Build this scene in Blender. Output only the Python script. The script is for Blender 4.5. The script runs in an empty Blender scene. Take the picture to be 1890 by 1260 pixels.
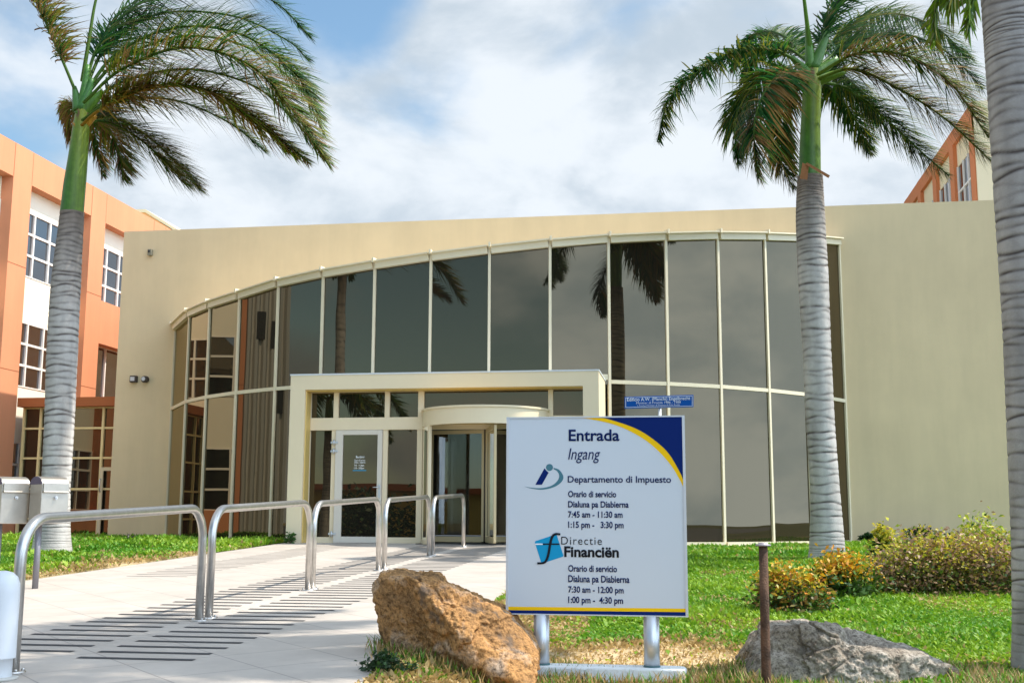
import bpy, bmesh, math, random
import numpy as np
from mathutils import Vector, Matrix, noise as mnoise

S = bpy.context.scene
COL = S.collection
R = math.radians
rng = np.random.default_rng(7)
random.seed(7)

# ------------------------------------------------------------------ camera
# world axes: x along the office front (to the right), y into the building, z up
FPX, PITCH, ROLL, YAW, CZ = 2137.0, math.atan(330 / 2137.0), R(0.19), R(8.7), 1.05
CAMM = Matrix.Rotation(YAW, 4, 'Z') @ Matrix.Rotation(math.pi / 2 + PITCH, 4, 'X') @ Matrix.Rotation(ROLL, 4, 'Z')
cam = bpy.data.cameras.new('camera')
cam.sensor_width = 36
cam.lens = FPX / 1890 * 36
cam.clip_start, cam.clip_end = 0.1, 3000
co = bpy.data.objects.new('camera', cam)
COL.objects.link(co)
co.matrix_world = Matrix.Translation((0, 0, CZ)) @ CAMM
S.camera = co

# ------------------------------------------------------------------ light, sky
SUN_EL, SUN_AZ = R(56), R(13)            # azimuth from +x towards +y (just behind the front wall)
sun = bpy.data.lights.new('sun', 'SUN')
sun.energy, sun.angle, sun.color = 4.1, R(0.5), (1.0, 0.93, 0.82)
so = bpy.data.objects.new('sun', sun)
COL.objects.link(so)
sd = Vector((math.cos(SUN_EL) * math.cos(SUN_AZ), math.cos(SUN_EL) * math.sin(SUN_AZ), math.sin(SUN_EL)))
so.rotation_euler = sd.to_track_quat('Z', 'Y').to_euler()
so.location = (20, 0, 30)

W = bpy.data.worlds.new('World')
S.world = W
W.use_nodes = True
nt = W.node_tree
nt.nodes.clear()


def N(t, typ, **kw):
    n = t.nodes.new(typ)
    for k, v in kw.items():
        setattr(n, k, v)
    return n


out = N(nt, 'ShaderNodeOutputWorld')
bg = N(nt, 'ShaderNodeBackground')
sky = N(nt, 'ShaderNodeTexSky', sky_type='NISHITA', sun_disc=False, sun_elevation=SUN_EL,
        sun_rotation=math.pi / 2 - SUN_AZ, air_density=1.0, dust_density=0.6, ozone_density=1.3)
bg.inputs['Strength'].default_value = 0.12
tc = N(nt, 'ShaderNodeTexCoord')
L = nt.links.new


def wmath(op, a, b=None, clamp=False):
    n = N(nt, 'ShaderNodeMath', operation=op, use_clamp=clamp)
    for k, q in enumerate((a, b)):
        if q is None:
            continue
        if hasattr(q, 'links'):
            L(q, n.inputs[k])
        else:
            n.inputs[k].default_value = q
    return n.outputs[0]


def wdot(v):
    n = N(nt, 'ShaderNodeVectorMath', operation='DOT_PRODUCT')
    L(tc.outputs['Generated'], n.inputs[0])
    n.inputs[1].default_value = Vector(v).normalized()
    return n.outputs['Value']


mp = N(nt, 'ShaderNodeMapping')
mp.inputs['Scale'].default_value = (1.0, 1.0, 1.7)
mp.inputs['Location'].default_value = (0.35, 0.1, 0.2)
L(tc.outputs['Generated'], mp.inputs[0])


def wnoise(scale, detail, rough, dist):
    n = N(nt, 'ShaderNodeTexNoise')
    n.inputs['Scale'].default_value = scale
    n.inputs['Detail'].default_value = detail
    n.inputs['Roughness'].default_value = rough
    n.inputs['Distortion'].default_value = dist
    L(mp.outputs[0], n.inputs['Vector'])
    return n.outputs['Fac']


def wramp(v, a, b, ca=(0, 0, 0, 1), cb=(1, 1, 1, 1)):
    c = N(nt, 'ShaderNodeValToRGB')
    c.color_ramp.interpolation = 'EASE'
    c.color_ramp.elements[0].position, c.color_ramp.elements[0].color = a, ca
    c.color_ramp.elements[1].position, c.color_ramp.elements[1].color = b, cb
    L(v, c.inputs[0])
    return c.outputs[0]


# broken cloud: thick over the right of the view, gaps of blue towards the upper left and overhead behind
gap = wramp(wdot((-.62, .76, .30)), .972, .998)
gap2 = wramp(wdot((-.285, .855, .435)), .9972, .9999)
cov = wnoise(3.0, 9, .50, .25)
cov = wmath('ADD', cov, .13)
gap3 = wramp(wdot((-.50, -.83, .26)), .62, .96)           # blue sky behind the photographer's left shoulder
cov = wmath('SUBTRACT', cov, wmath('MULTIPLY', gap3, .27))
cov = wmath('SUBTRACT', cov, wmath('MULTIPLY', gap, .19))
cov = wmath('SUBTRACT', cov, wmath('MULTIPLY', gap2, .20))
cloud = wramp(cov, .40, .56)
puff = wnoise(6.0, 9, .55, .2)
ccol = wramp(puff, .38, .62, (4.5, 5.2, 5.8, 1), (7.0, 7.4, 7.7, 1))
side = wramp(wdot((.90, -.36, .22)), .12, .97, (.66, .67, .69, 1), (1.75, 2.0, 2.35, 1))
cm = N(nt, 'ShaderNodeMixRGB', blend_type='MULTIPLY')
cm.inputs[0].default_value = 1
L(ccol, cm.inputs[1])
L(side, cm.inputs[2])
bl_ = N(nt, 'ShaderNodeMixRGB', blend_type='MULTIPLY')      # slightly greenish tropical blue
bl_.inputs[0].default_value = 1
bl_.inputs[2].default_value = (.96, 1.07, 1.0, 1)
L(sky.outputs[0], bl_.inputs[1])
mx = N(nt, 'ShaderNodeMixRGB')
L(cloud, mx.inputs[0])
L(bl_.outputs[0], mx.inputs[1])
L(cm.outputs[0], mx.inputs[2])
L(mx.outputs[0], bg.inputs[0])
L(bg.outputs[0], out.inputs[0])
vs = S.view_settings
vs.view_transform, vs.look, vs.gamma, vs.use_curve_mapping = 'Standard', 'None', 1, False
vs.exposure = 0.68
S.cycles.use_denoising = True
S.cycles.max_bounces = 8
S.cycles.transparent_max_bounces = 12


# ------------------------------------------------------------------ placing helpers (photo point -> place in the world)
def ray(px, py):
    d = CAMM.to_3x3() @ Vector(((px - 945) / FPX, -(py - 630) / FPX, -1))
    return d


CAM = Vector((0, 0, CZ))


def at_y(px, py, y):
    d = ray(px, py)
    return CAM + d * (y / d.y)


def at_x(px, py, x):
    d = ray(px, py)
    return CAM + d * (x / d.x)


def at_D(px, py, D):
    d = ray(px, py)
    return CAM + d * (D / (-math.sin(YAW) * d.x + math.cos(YAW) * d.y))


def gpath(y):
    return 0.25 + 0.031 * (y - 9) if y < 21.2 else 0.628


LY = np.array([-40, 4, 6, 8, 10, 12, 15, 19, 22, 26, 30])
LZ = np.array([-0.15, -0.12, -0.05, 0.05, 0.12, 0.20, 0.30, 0.42, 0.48, 0.55, 0.58])


def gz(x, y):
    """height of the ground (arrays)"""
    x = np.asarray(x, float)
    y = np.asarray(y, float)
    p = np.where(y < 21.2, 0.25 + 0.031 * (y - 9), 0.628 - 0.013 * np.maximum(y - 21.2, 0))
    p = np.where(y < 6.0, 0.157, p)
    l = np.interp(y, LY, LZ)
    t = np.clip((x + 1.8) / 0.9, 0, 1)
    t = t * t * (3 - 2 * t)
    return p * (1 - t) + l * t


# ------------------------------------------------------------------ materials
def mat(name, color=(.5, .5, .5), rough=.7, metal=0.0, var=0.0, vscale=6.0, bump=0.0, bscale=60.0, attr=None,
        trans=0.0, spec=0.5, aniso=None, detail=5):
    m = bpy.data.materials.new(name)
    m.use_nodes = True
    t = m.node_tree
    b = t.nodes['Principled BSDF']
    b.inputs['Roughness'].default_value = rough
    b.inputs['Metallic'].default_value = metal
    b.inputs['Specular IOR Level'].default_value = spec
    b.inputs['Base Color'].default_value = (*color, 1)
    src = None
    if attr:
        a = N(t, 'ShaderNodeVertexColor', layer_name=attr)
        src = a.outputs[0]
    if var > 0:
        c = N(t, 'ShaderNodeTexCoord')
        n = N(t, 'ShaderNodeTexNoise')
        n.inputs['Scale'].default_value = vscale
        n.inputs['Detail'].default_value = detail
        n.inputs['Roughness'].default_value = 0.6
        r = N(t, 'ShaderNodeMapRange')
        r.inputs[1].default_value, r.inputs[2].default_value = 0.25, 0.75
        r.inputs[3].default_value, r.inputs[4].default_value = 1 - var, 1 + var
        t.links.new(c.outputs['Object'], n.inputs['Vector'])
        t.links.new(n.outputs['Fac'], r.inputs[0])
        h = N(t, 'ShaderNodeMixRGB', blend_type='MULTIPLY')
        h.inputs[0].default_value = 1
        if src:
            t.links.new(src, h.inputs[1])
        else:
            h.inputs[1].default_value = (*color, 1)
        t.links.new(r.outputs[0], h.inputs[2])
        src = h.outputs[0]
    if src:
        t.links.new(src, b.inputs['Base Color'])
    if bump > 0:
        c = N(t, 'ShaderNodeTexCoord')
        n = N(t, 'ShaderNodeTexNoise')
        n.inputs['Scale'].default_value = bscale
        n.inputs['Detail'].default_value = 4
        bm_ = N(t, 'ShaderNodeBump')
        bm_.inputs['Strength'].default_value = bump
        bm_.inputs['Distance'].default_value = 0.02
        t.links.new(c.outputs['Object'], n.inputs['Vector'])
        t.links.new(n.outputs['Fac'], bm_.inputs['Height'])
        t.links.new(bm_.outputs[0], b.inputs['Normal'])
    if trans > 0:
        tr = N(t, 'ShaderNodeBsdfTranslucent')
        ms = N(t, 'ShaderNodeMixShader')
        ms.inputs[0].default_value = trans
        if src:
            t.links.new(src, tr.inputs[0])
        else:
            tr.inputs[0].default_value = (*color, 1)
        o = t.nodes['Material Output']
        t.links.new(b.outputs[0], ms.inputs[1])
        t.links.new(tr.outputs[0], ms.inputs[2])
        t.links.new(ms.outputs[0], o.inputs[0])
    return m


def glass_mat(name, ior, tint, inner, clear=0.0, wav=0.0012):
    """tinted reflecting pane; clear = share of what is not reflected that passes through"""
    m = bpy.data.materials.new(name)
    m.use_nodes = True
    t = m.node_tree
    t.nodes.clear()
    o = N(t, 'ShaderNodeOutputMaterial')
    f = N(t, 'ShaderNodeFresnel')
    f.inputs[0].default_value = ior
    g = N(t, 'ShaderNodeBsdfGlossy')
    g.inputs['Color'].default_value = (*tint, 1)
    g.inputs['Roughness'].default_value = 0.0
    d = N(t, 'ShaderNodeBsdfDiffuse')
    d.inputs[0].default_value = (*inner, 1)
    tr = N(t, 'ShaderNodeBsdfTransparent')
    tr.inputs[0].default_value = (.8, .82, .8, 1)
    m1 = N(t, 'ShaderNodeMixShader')
    m1.inputs[0].default_value = clear
    m2 = N(t, 'ShaderNodeMixShader')
    c = N(t, 'ShaderNodeTexCoord')
    n = N(t, 'ShaderNodeTexNoise')
    n.inputs['Scale'].default_value = 0.9
    n.inputs['Detail'].default_value = 1
    bp = N(t, 'ShaderNodeBump')
    bp.inputs['Strength'].default_value = 1.0
    bp.inputs['Distance'].default_value = wav
    l = t.links.new
    l(c.outputs['Object'], n.inputs['Vector'])
    l(n.outputs['Fac'], bp.inputs['Height'])
    l(bp.outputs[0], g.inputs['Normal'])
    l(f.outputs[0], m2.inputs[0])
    l(d.outputs[0], m1.inputs[1])
    l(tr.outputs[0], m1.inputs[2])
    l(m1.outputs[0], m2.inputs[1])
    l(g.outputs[0], m2.inputs[2])
    l(m2.outputs[0], o.inputs[0])
    return m


def streaks(m, amt=.07, sc=(1.6, 1.6, .12)):
    t = m.node_tree
    b = t.nodes['Principled BSDF']
    src = b.inputs['Base Color'].links[0].from_socket
    c = N(t, 'ShaderNodeTexCoord')
    mp_ = N(t, 'ShaderNodeMapping')
    mp_.inputs['Scale'].default_value = sc
    n = N(t, 'ShaderNodeTexNoise')
    n.inputs['Scale'].default_value = 2.2
    n.inputs['Detail'].default_value = 7
    n.inputs['Roughness'].default_value = .62
    r = N(t, 'ShaderNodeMapRange')
    r.inputs[1].default_value, r.inputs[2].default_value = .35, .70
    r.inputs[3].default_value, r.inputs[4].default_value = 1.03, 1 - amt
    h = N(t, 'ShaderNodeMixRGB', blend_type='MULTIPLY')
    h.inputs[0].default_value = 1
    t.links.new(c.outputs['Object'], mp_.inputs[0])
    t.links.new(mp_.outputs[0], n.inputs['Vector'])
    t.links.new(n.outputs['Fac'], r.inputs[0])
    t.links.new(src, h.inputs[1])
    t.links.new(r.outputs[0], h.inputs[2])
    t.links.new(h.outputs[0], b.inputs['Base Color'])
    return m


M = {}
M['wall'] = mat('beige_render', (.70, .548, .335), .9, var=.06, vscale=.8, bump=.15, bscale=120)


M['frame'] = mat('cream_metal', (.77, .67, .48), .45, var=.03, vscale=3)
M['portal'] = mat('cream_panel', (.79, .66, .45), .5, var=.03, vscale=2)
M['brass'] = mat('gold_trim', (.66, .47, .15), .45)
M['dark'] = mat('dark_gasket', (.012, .012, .013), .6)
M['glass'] = glass_mat('tinted_glass', 1.9, (1.0, .84, .57), (.014, .012, .009))
M['glass_cool'] = glass_mat('grey_glass', 2.9, (.95, .96, 1.0), (.012, .012, .012))
M['glass_clear'] = glass_mat('clear_glass', 1.6, (1, 1, .98), (.01, .01, .01), clear=.93, wav=.0006)
M['orange'] = mat('orange_render', (.64, .26, .13), .9, var=.05, vscale=.8, bump=.12, bscale=100)
streaks(M['wall'], .045, (1.1, 1.1, .16))
streaks(M['orange'], .06)
M['rust_orange'] = mat('rust_orange_render', (.36, .105, .03), .85, var=.05, vscale=1)
M['cream'] = mat('cream_render', (.80, .68, .46), .9, var=.03, vscale=1)
M['pale'] = mat('pale_render', (.86, .79, .65), .9, var=.03, vscale=1)
M['white_frame'] = mat('white_window_frame', (.82, .78, .72), .5)
M['steel'] = mat('brushed_steel', (.58, .555, .525), .33, 1.0, var=.12, vscale=20)
M['steel_box'] = mat('dull_steel', (.50, .46, .40), .42, 1.0, var=.10, vscale=9)
M['alu'] = mat('aluminium', (.60, .62, .65), .38, .75, var=.04, vscale=8)
M['black'] = mat('black_plastic', (.012, .012, .014), .45)
M['darkmetal'] = mat('dark_bronze', (.07, .055, .045), .5, .3)
M['white'] = mat('white_paint', (.66, .68, .70), .45, var=.03, vscale=5)
M['signface'] = mat('white_sign_panel', (.59, .645, .705), .35, var=.015, vscale=1.5)
M['navy'] = mat('navy_vinyl', (.001, .016, .13), .6, spec=.12)
M['blueplate'] = mat('blue_enamel', (.002, .075, .33), .6, spec=.12)
M['yellow'] = mat('yellow_vinyl', (.90, .55, .006), .6, spec=.12)
M['teal'] = mat('teal_vinyl', (.075, .20, .25), .6, spec=.12)
M['cyan'] = mat('cyan_vinyl', (.01, .30, .56), .6, spec=.12)
M['ink'] = mat('dark_ink', (.012, .014, .02), .6, spec=.12)
M['text_navy'] = mat('navy_lettering', (.002, .014, .09), .6, spec=.12)
M['text_white'] = mat('white_lettering', (.85, .88, .9), .5)
M['rust'] = mat('rusty_iron', (.105, .055, .032), .9, .05, var=.75, vscale=11, bump=.5, bscale=90)
M['concrete'] = mat('painted_concrete', (.74, .76, .76), .85, var=.10, vscale=9, bump=.3, bscale=60)
M['strip'] = mat('dark_grip_strip', (.04, .04, .044), .8, var=.15, vscale=10)
M['kerb'] = mat('kerb_stone', (.50, .48, .44), .9, var=.08, vscale=5)
M['asphalt'] = mat('asphalt', (.06, .06, .062), .9, var=.2, vscale=8, bump=.3, bscale=90)
M['leaf'] = mat('palm_leaf', attr='col', rough=.5, trans=.45, spec=.18)
M['grass'] = mat('grass_leaf', attr='col', rough=.6, trans=.35)
M['bush'] = mat('bush_leaf', attr='col', rough=.5, trans=.30)
M['trunk'] = mat('palm_trunk', attr='col', rough=.9, var=.12, vscale=16, bump=.22, bscale=60, spec=.2)
M['shaft'] = streaks(mat('palm_crownshaft', attr='col', rough=.42, var=.22, vscale=9, bump=.08, bscale=30, spec=.35), .30, (9, 9, .7))
M['twig'] = mat('twig', (.16, .10, .06), .9)
M['floor'] = mat('interior_floor', (.20, .19, .18), .4)
M['inner'] = mat('interior_wall', (.10, .10, .11), .8)


def soil_material():
    m = bpy.data.materials.new('soil')
    m.use_nodes = True
    t = m.node_tree
    b = t.nodes['Principled BSDF']
    b.inputs['Roughness'].default_value = 1
    b.inputs['Specular IOR Level'].default_value = .1
    a = N(t, 'ShaderNodeVertexColor', layer_name='col')
    c = N(t, 'ShaderNodeTexCoord')
    n = N(t, 'ShaderNodeTexNoise')
    n.inputs['Scale'].default_value = 22
    n.inputs['Detail'].default_value = 8
    r = N(t, 'ShaderNodeMapRange')
    r.inputs[1].default_value, r.inputs[2].default_value = .3, .7
    r.inputs[3].default_value, r.inputs[4].default_value = .65, 1.3
    h = N(t, 'ShaderNodeMixRGB', blend_type='MULTIPLY')
    h.inputs[0].default_value = 1
    bp = N(t, 'ShaderNodeBump')
    bp.inputs['Strength'].default_value = .6
    l = t.links.new
    l(c.outputs['Object'], n.inputs['Vector'])
    l(n.outputs['Fac'], r.inputs[0])
    l(a.outputs[0], h.inputs[1])
    l(r.outputs[0], h.inputs[2])
    l(h.outputs[0], b.inputs['Base Color'])
    l(n.outputs['Fac'], bp.inputs['Height'])
    l(bp.outputs[0], b.inputs['Normal'])
    return m


def tile_material():
    m = bpy.data.materials.new('paving_tiles')
    m.use_nodes = True
    t = m.node_tree
    b = t.nodes['Principled BSDF']
    b.inputs['Roughness'].default_value = .6
    c = N(t, 'ShaderNodeTexCoord')
    br = N(t, 'ShaderNodeTexBrick')
    br.offset = 0.0
    br.inputs['Scale'].default_value = 1
    br.inputs['Brick Width'].default_value = .6
    br.inputs['Row Height'].default_value = .6
    br.inputs['Mortar Size'].default_value = .006
    br.inputs['Mortar Smooth'].default_value = .2
    br.inputs['Bias'].default_value = 0
    br.inputs['Color1'].default_value = (.455, .405, .355, 1)
    br.inputs['Color2'].default_value = (.485, .435, .385, 1)
    br.inputs['Mortar'].default_value = (.30, .265, .24, 1)
    n = N(t, 'ShaderNodeTexNoise')
    n.inputs['Scale'].default_value = 2.2
    n.inputs['Detail'].default_value = 8
    n.inputs['Roughness'].default_value = .65
    r = N(t, 'ShaderNodeMapRange')
    r.inputs[1].default_value, r.inputs[2].default_value = .3, .7
    r.inputs[3].default_value, r.inputs[4].default_value = .84, 1.08
    h = N(t, 'ShaderNodeMixRGB', blend_type='MULTIPLY')
    h.inputs[0].default_value = 1
    mpg = N(t, 'ShaderNodeMapping')
    mpg.inputs['Rotation'].default_value = (0, 0, R(45))
    l = t.links.new
    l(c.outputs['Object'], mpg.inputs[0])
    l(mpg.outputs[0], br.inputs['Vector'])
    l(c.outputs['Object'], n.inputs['Vector'])
    l(n.outputs['Fac'], r.inputs[0])
    l(br.outputs[0], h.inputs[1])
    l(r.outputs[0], h.inputs[2])
    l(h.outputs[0], b.inputs['Base Color'])
    return m


def rock_material(name, ca, cb, cc, dark):
    m = bpy.data.materials.new(name)
    m.use_nodes = True
    t = m.node_tree
    b = t.nodes['Principled BSDF']
    b.inputs['Roughness'].default_value = .92
    b.inputs['Specular IOR Level'].default_value = .25
    c = N(t, 'ShaderNodeTexCoord')
    n = N(t, 'ShaderNodeTexNoise')
    n.inputs['Scale'].default_value = 3.2
    n.inputs['Detail'].default_value = 9
    n.inputs['Roughness'].default_value = .66
    n.inputs['Distortion'].default_value = .6
    cr_ = N(t, 'ShaderNodeValToRGB')
    e = cr_.color_ramp.elements
    e[0].position, e[0].color = .34, (*ca, 1)
    e[1].position, e[1].color = .52, (*cb, 1)
    e2 = e.new(.66)
    e2.color = (*cc, 1)
    n3 = N(t, 'ShaderNodeTexNoise')
    n3.inputs['Scale'].default_value = 38
    n3.inputs['Detail'].default_value = 6
    n3.inputs['Roughness'].default_value = .75
    cr3 = N(t, 'ShaderNodeValToRGB')
    cr3.color_ramp.elements[0].position = .36
    cr3.color_ramp.elements[0].color = (.30, .28, .26, 1)
    cr3.color_ramp.elements[1].position = .56
    cr3.color_ramp.elements[1].color = (1.12, 1.1, 1.06, 1)
    mu = N(t, 'ShaderNodeMixRGB', blend_type='MULTIPLY')
    mu.inputs[0].default_value = 1
    n4 = N(t, 'ShaderNodeTexNoise')
    n4.inputs['Scale'].default_value = 5.5
    n4.inputs['Detail'].default_value = 7
    cr4 = N(t, 'ShaderNodeValToRGB')
    cr4.color_ramp.elements[0].position = .60
    cr4.color_ramp.elements[0].color = (0, 0, 0, 1)
    cr4.color_ramp.elements[1].position = .68
    cr4.color_ramp.elements[1].color = (.85, .85, .85, 1)
    md = N(t, 'ShaderNodeMixRGB')
    md.inputs[2].default_value = (*dark, 1)
    bp = N(t, 'ShaderNodeBump')
    bp.inputs['Strength'].default_value = .9
    bp.inputs['Distance'].default_value = .03
    l = t.links.new
    for q in (n, n3, n4):
        l(c.outputs['Object'], q.inputs['Vector'])
    l(n.outputs['Fac'], cr_.inputs[0])
    l(n3.outputs['Fac'], cr3.inputs[0])
    l(cr_.outputs[0], mu.inputs[1])
    l(cr3.outputs[0], mu.inputs[2])
    l(n4.outputs['Fac'], cr4.inputs[0])
    l(cr4.outputs[0], md.inputs[0])
    l(mu.outputs[0], md.inputs[1])
    l(md.outputs[0], b.inputs['Base Color'])
    l(n3.outputs['Fac'], bp.inputs['Height'])
    l(bp.outputs[0], b.inputs['Normal'])
    return m


M['soil'] = soil_material()
M['tiles'] = tile_material()


# ------------------------------------------------------------------ mesh building
class MB:
    def __init__(s):
        s.v, s.f, s.m, s.c, s.sm = [], [], [], [], []

    def add(s, vs_, fs, mi=0, col=None, smooth=False):
        o = len(s.v)
        s.v += [tuple(p) for p in vs_]
        s.f += [tuple(o + i for i in f) for f in fs]
        s.m += [mi] * len(fs)
        s.sm += [smooth] * len(fs)
        s.c += ([col] * len(vs_) if col is None or not isinstance(col, list) else col)
        return s

    def box(s, x0, x1, y0, y1, z0, z1, mi=0):
        vs_ = [(x, y, z) for z in (z0, z1) for y in (y0, y1) for x in (x0, x1)]
        return s.add(vs_, [(0, 2, 3, 1), (4, 5, 7, 6), (0, 1, 5, 4), (2, 6, 7, 3), (0, 4, 6, 2), (1, 3, 7, 5)], mi)

    def obox(s, c, ax, ay, az, hx, hy, hz, mi=0):
        c, ax, ay, az = Vector(c), Vector(ax), Vector(ay), Vector(az)
        vs_ = [c + ax * hx * i + ay * hy * j + az * hz * k for k in (-1, 1) for j in (-1, 1) for i in (-1, 1)]
        return s.add(vs_, [(0, 2, 3, 1), (4, 5, 7, 6), (0, 1, 5, 4), (2, 6, 7, 3), (0, 4, 6, 2), (1, 3, 7, 5)], mi)

    def beam(s, a, b, w, d, nrm, mi=0):
        """bar from a to b; d thick along nrm, w wide across"""
        a, b, nrm = Vector(a), Vector(b), Vector(nrm).normalized()
        t = (b - a)
        ln = t.length
        t.normalize()
        n_ = (nrm - t * nrm.dot(t)).normalized()
        return s.obox((a + b) / 2, t, t.cross(n_), n_, ln / 2, w / 2, d / 2, mi)

    def prism(s, poly, off, mi=0):
        """polygon (3D points) extruded by vector off"""
        n = len(poly)
        off = Vector(off)
        vs_ = [Vector(p) for p in poly] + [Vector(p) + off for p in poly]
        fs = [tuple(range(n)), tuple(range(2 * n - 1, n - 1, -1))]
        fs += [(i, i + n, (i + 1) % n + n, (i + 1) % n) for i in range(n)]
        return s.add(vs_, fs, mi)

    def tube(s, pts, rad, seg=10, mi=0, caps=True, col=None):
        pts = [Vector(p) for p in pts]
        n = len(pts)
        rad = [rad] * n if not hasattr(rad, '__len__') else rad
        t0 = (pts[1] - pts[0]).normalized()
        u = t0.orthogonal().normalized()
        vs_, cs = [], []
        for i, p in enumerate(pts):
            t = (pts[min(i + 1, n - 1)] - pts[max(i - 1, 0)]).normalized()
            u = (u - t * u.dot(t)).normalized()
            w = t.cross(u)
            for k in range(seg):
                a = 2 * math.pi * k / seg
                vs_.append(p + (u * math.cos(a) + w * math.sin(a)) * rad[i])
                if col:
                    cs.append(col[i] if isinstance(col, list) else col)
        fs = [(i * seg + k, i * seg + (k + 1) % seg, (i + 1) * seg + (k + 1) % seg, (i + 1) * seg + k)
              for i in range(n - 1) for k in range(seg)]
        s.add(vs_, fs, mi, cs if col else None, True)
        if caps:
            o = len(s.v) - n * seg
            s.f += [tuple(o + k for k in range(seg - 1, -1, -1)), tuple(o + (n - 1) * seg + k for k in range(seg))]
            s.m += [mi, mi]
            s.sm += [False, False]
        return s

    def lathe(s, prof, c, seg=24, mi=0):
        """profile [(r, z)] turned about the vertical through c"""
        vs_ = [(c[0] + r * math.cos(2 * math.pi * k / seg), c[1] + r * math.sin(2 * math.pi * k / seg), c[2] + z)
               for r, z in prof for k in range(seg)]
        n = len(prof)
        fs = [(i * seg + k, i * seg + (k + 1) % seg, (i + 1) * seg + (k + 1) % seg, (i + 1) * seg + k)
              for i in range(n - 1) for k in range(seg)]
        s.add(vs_, fs, mi, None, True)
        o = len(s.v) - n * seg
        s.f += [tuple(o + k for k in range(seg - 1, -1, -1)), tuple(o + (n - 1) * seg + k for k in range(seg))]
        s.m += [mi, mi]
        s.sm += [False, False]
        return s

    def build(s, name, mats, parent=None, bevel=0.0, auto=False):
        me = bpy.data.meshes.new(name)
        me.from_pydata(s.v, [], s.f)
        if not isinstance(mats, (list, tuple)):
            mats = [mats]
        for m in mats:
            me.materials.append(m)
        me.polygons.foreach_set('material_index', s.m)
        me.polygons.foreach_set('use_smooth', s.sm)
        if any(c is not None for c in s.c):
            a = me.color_attributes.new('col', 'FLOAT_COLOR', 'POINT')
            arr = np.array([(*(c or (.5, .5, .5)), 1) for c in s.c], np.float32)
            a.data.foreach_set('color', arr.ravel())
        me.update()
        return link(name, me, parent, bevel)


def link(name, me, parent=None, bevel=0.0):
    o = bpy.data.objects.new(name, me)
    COL.objects.link(o)
    if parent:
        put(o, parent)
    if bevel > 0:
        b = o.modifiers.new('bevel', 'BEVEL')
        b.width, b.segments, b.limit_method, b.angle_limit = bevel, 2, 'ANGLE', R(40)
    return o


def put(o, parent):
    o.parent = parent
    # things sit at their base; parts and sub-parts are modelled in world coordinates
    o.matrix_parent_inverse = Matrix.Translation(-parent.location) if parent.parent is None else Matrix.Identity(4)


def np_mesh(name, verts, faces, cols, m, parent=None, smooth=False):
    """verts (n,3), faces (k,3|4) numpy"""
    me = bpy.data.meshes.new(name)
    nv, nf, k = len(verts), len(faces), faces.shape[1]
    me.vertices.add(nv)
    me.vertices.foreach_set('co', np.ascontiguousarray(verts, np.float32).ravel())
    me.loops.add(nf * k)
    me.loops.foreach_set('vertex_index', np.ascontiguousarray(faces, np.int32).ravel())
    me.polygons.add(nf)
    me.polygons.foreach_set('loop_start', np.arange(0, nf * k, k, dtype=np.int32))
    me.materials.append(m)
    if smooth:
        me.polygons.foreach_set('use_smooth', np.ones(nf, bool))
    if cols is not None:
        a = me.color_attributes.new('col', 'FLOAT_COLOR', 'POINT')
        c4 = np.ones((nv, 4), np.float32)
        c4[:, :3] = np.clip(cols, 0, 1)
        a.data.foreach_set('color', c4.ravel())
    me.update(calc_edges=True)
    me.validate()
    return link(name, me, parent)


def tag(o, label=None, cat=None, group=None, kind=None):
    if label:
        o['label'] = label
    if cat:
        o['category'] = cat
    if group:
        o['group'] = group
    if kind:
        o['kind'] = kind
    return o


def thing(name, label, cat, loc, group=None):
    o = bpy.data.objects.new(name, None)
    o.empty_display_size = .2
    COL.objects.link(o)
    o.location = loc
    return tag(o, label, cat, group)


# ------------------------------------------------------------------ ground
def fbm(x, y, sc, seed=0):
    """cheap smooth noise for arrays (sum of sines)"""
    r_ = np.random.default_rng(seed)
    v = np.zeros_like(x)
    for i in range(9):
        a = r_.uniform(0, 2 * math.pi)
        f = sc * r_.uniform(.6, 2.6)
        v += np.sin(x * f * math.cos(a) + y * f * math.sin(a) + r_.uniform(0, 6.28)) / 9 ** .5
    return v * .8


def dryness(x, y):
    """0 lush .. 1 bare straw-coloured earth"""
    d = np.zeros_like(x)
    D = -x * math.sin(YAW) + y * math.cos(YAW)
    # trodden earth round the sign
    d = np.maximum(d, np.exp(-((x + .55) / 1.15) ** 4 - ((D - 8.6) / .75) ** 2) * 1.25)
    d = np.maximum(d, np.where((x > -2.2) & (x < .6), np.clip((8.0 - D) / .9, 0, 1) * .95, 0))
    d = np.maximum(d, np.where((x > -1.9) & (x < -.9) & (D < 11), .6, 0))
    # along the left edge of the path
    d = np.maximum(d, np.where((x < -7.5), np.exp(-((x + 7.5) / .55) ** 2) * .85 * (y < 18), 0))
    d = np.maximum(d, np.where((x < -7.5), np.clip((12.6 - y) / 1.5, 0, 1) * .5, 0))
    d = d + fbm(x, y, 3.0, 3) * .22
    return np.clip(d, 0, 1)


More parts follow.
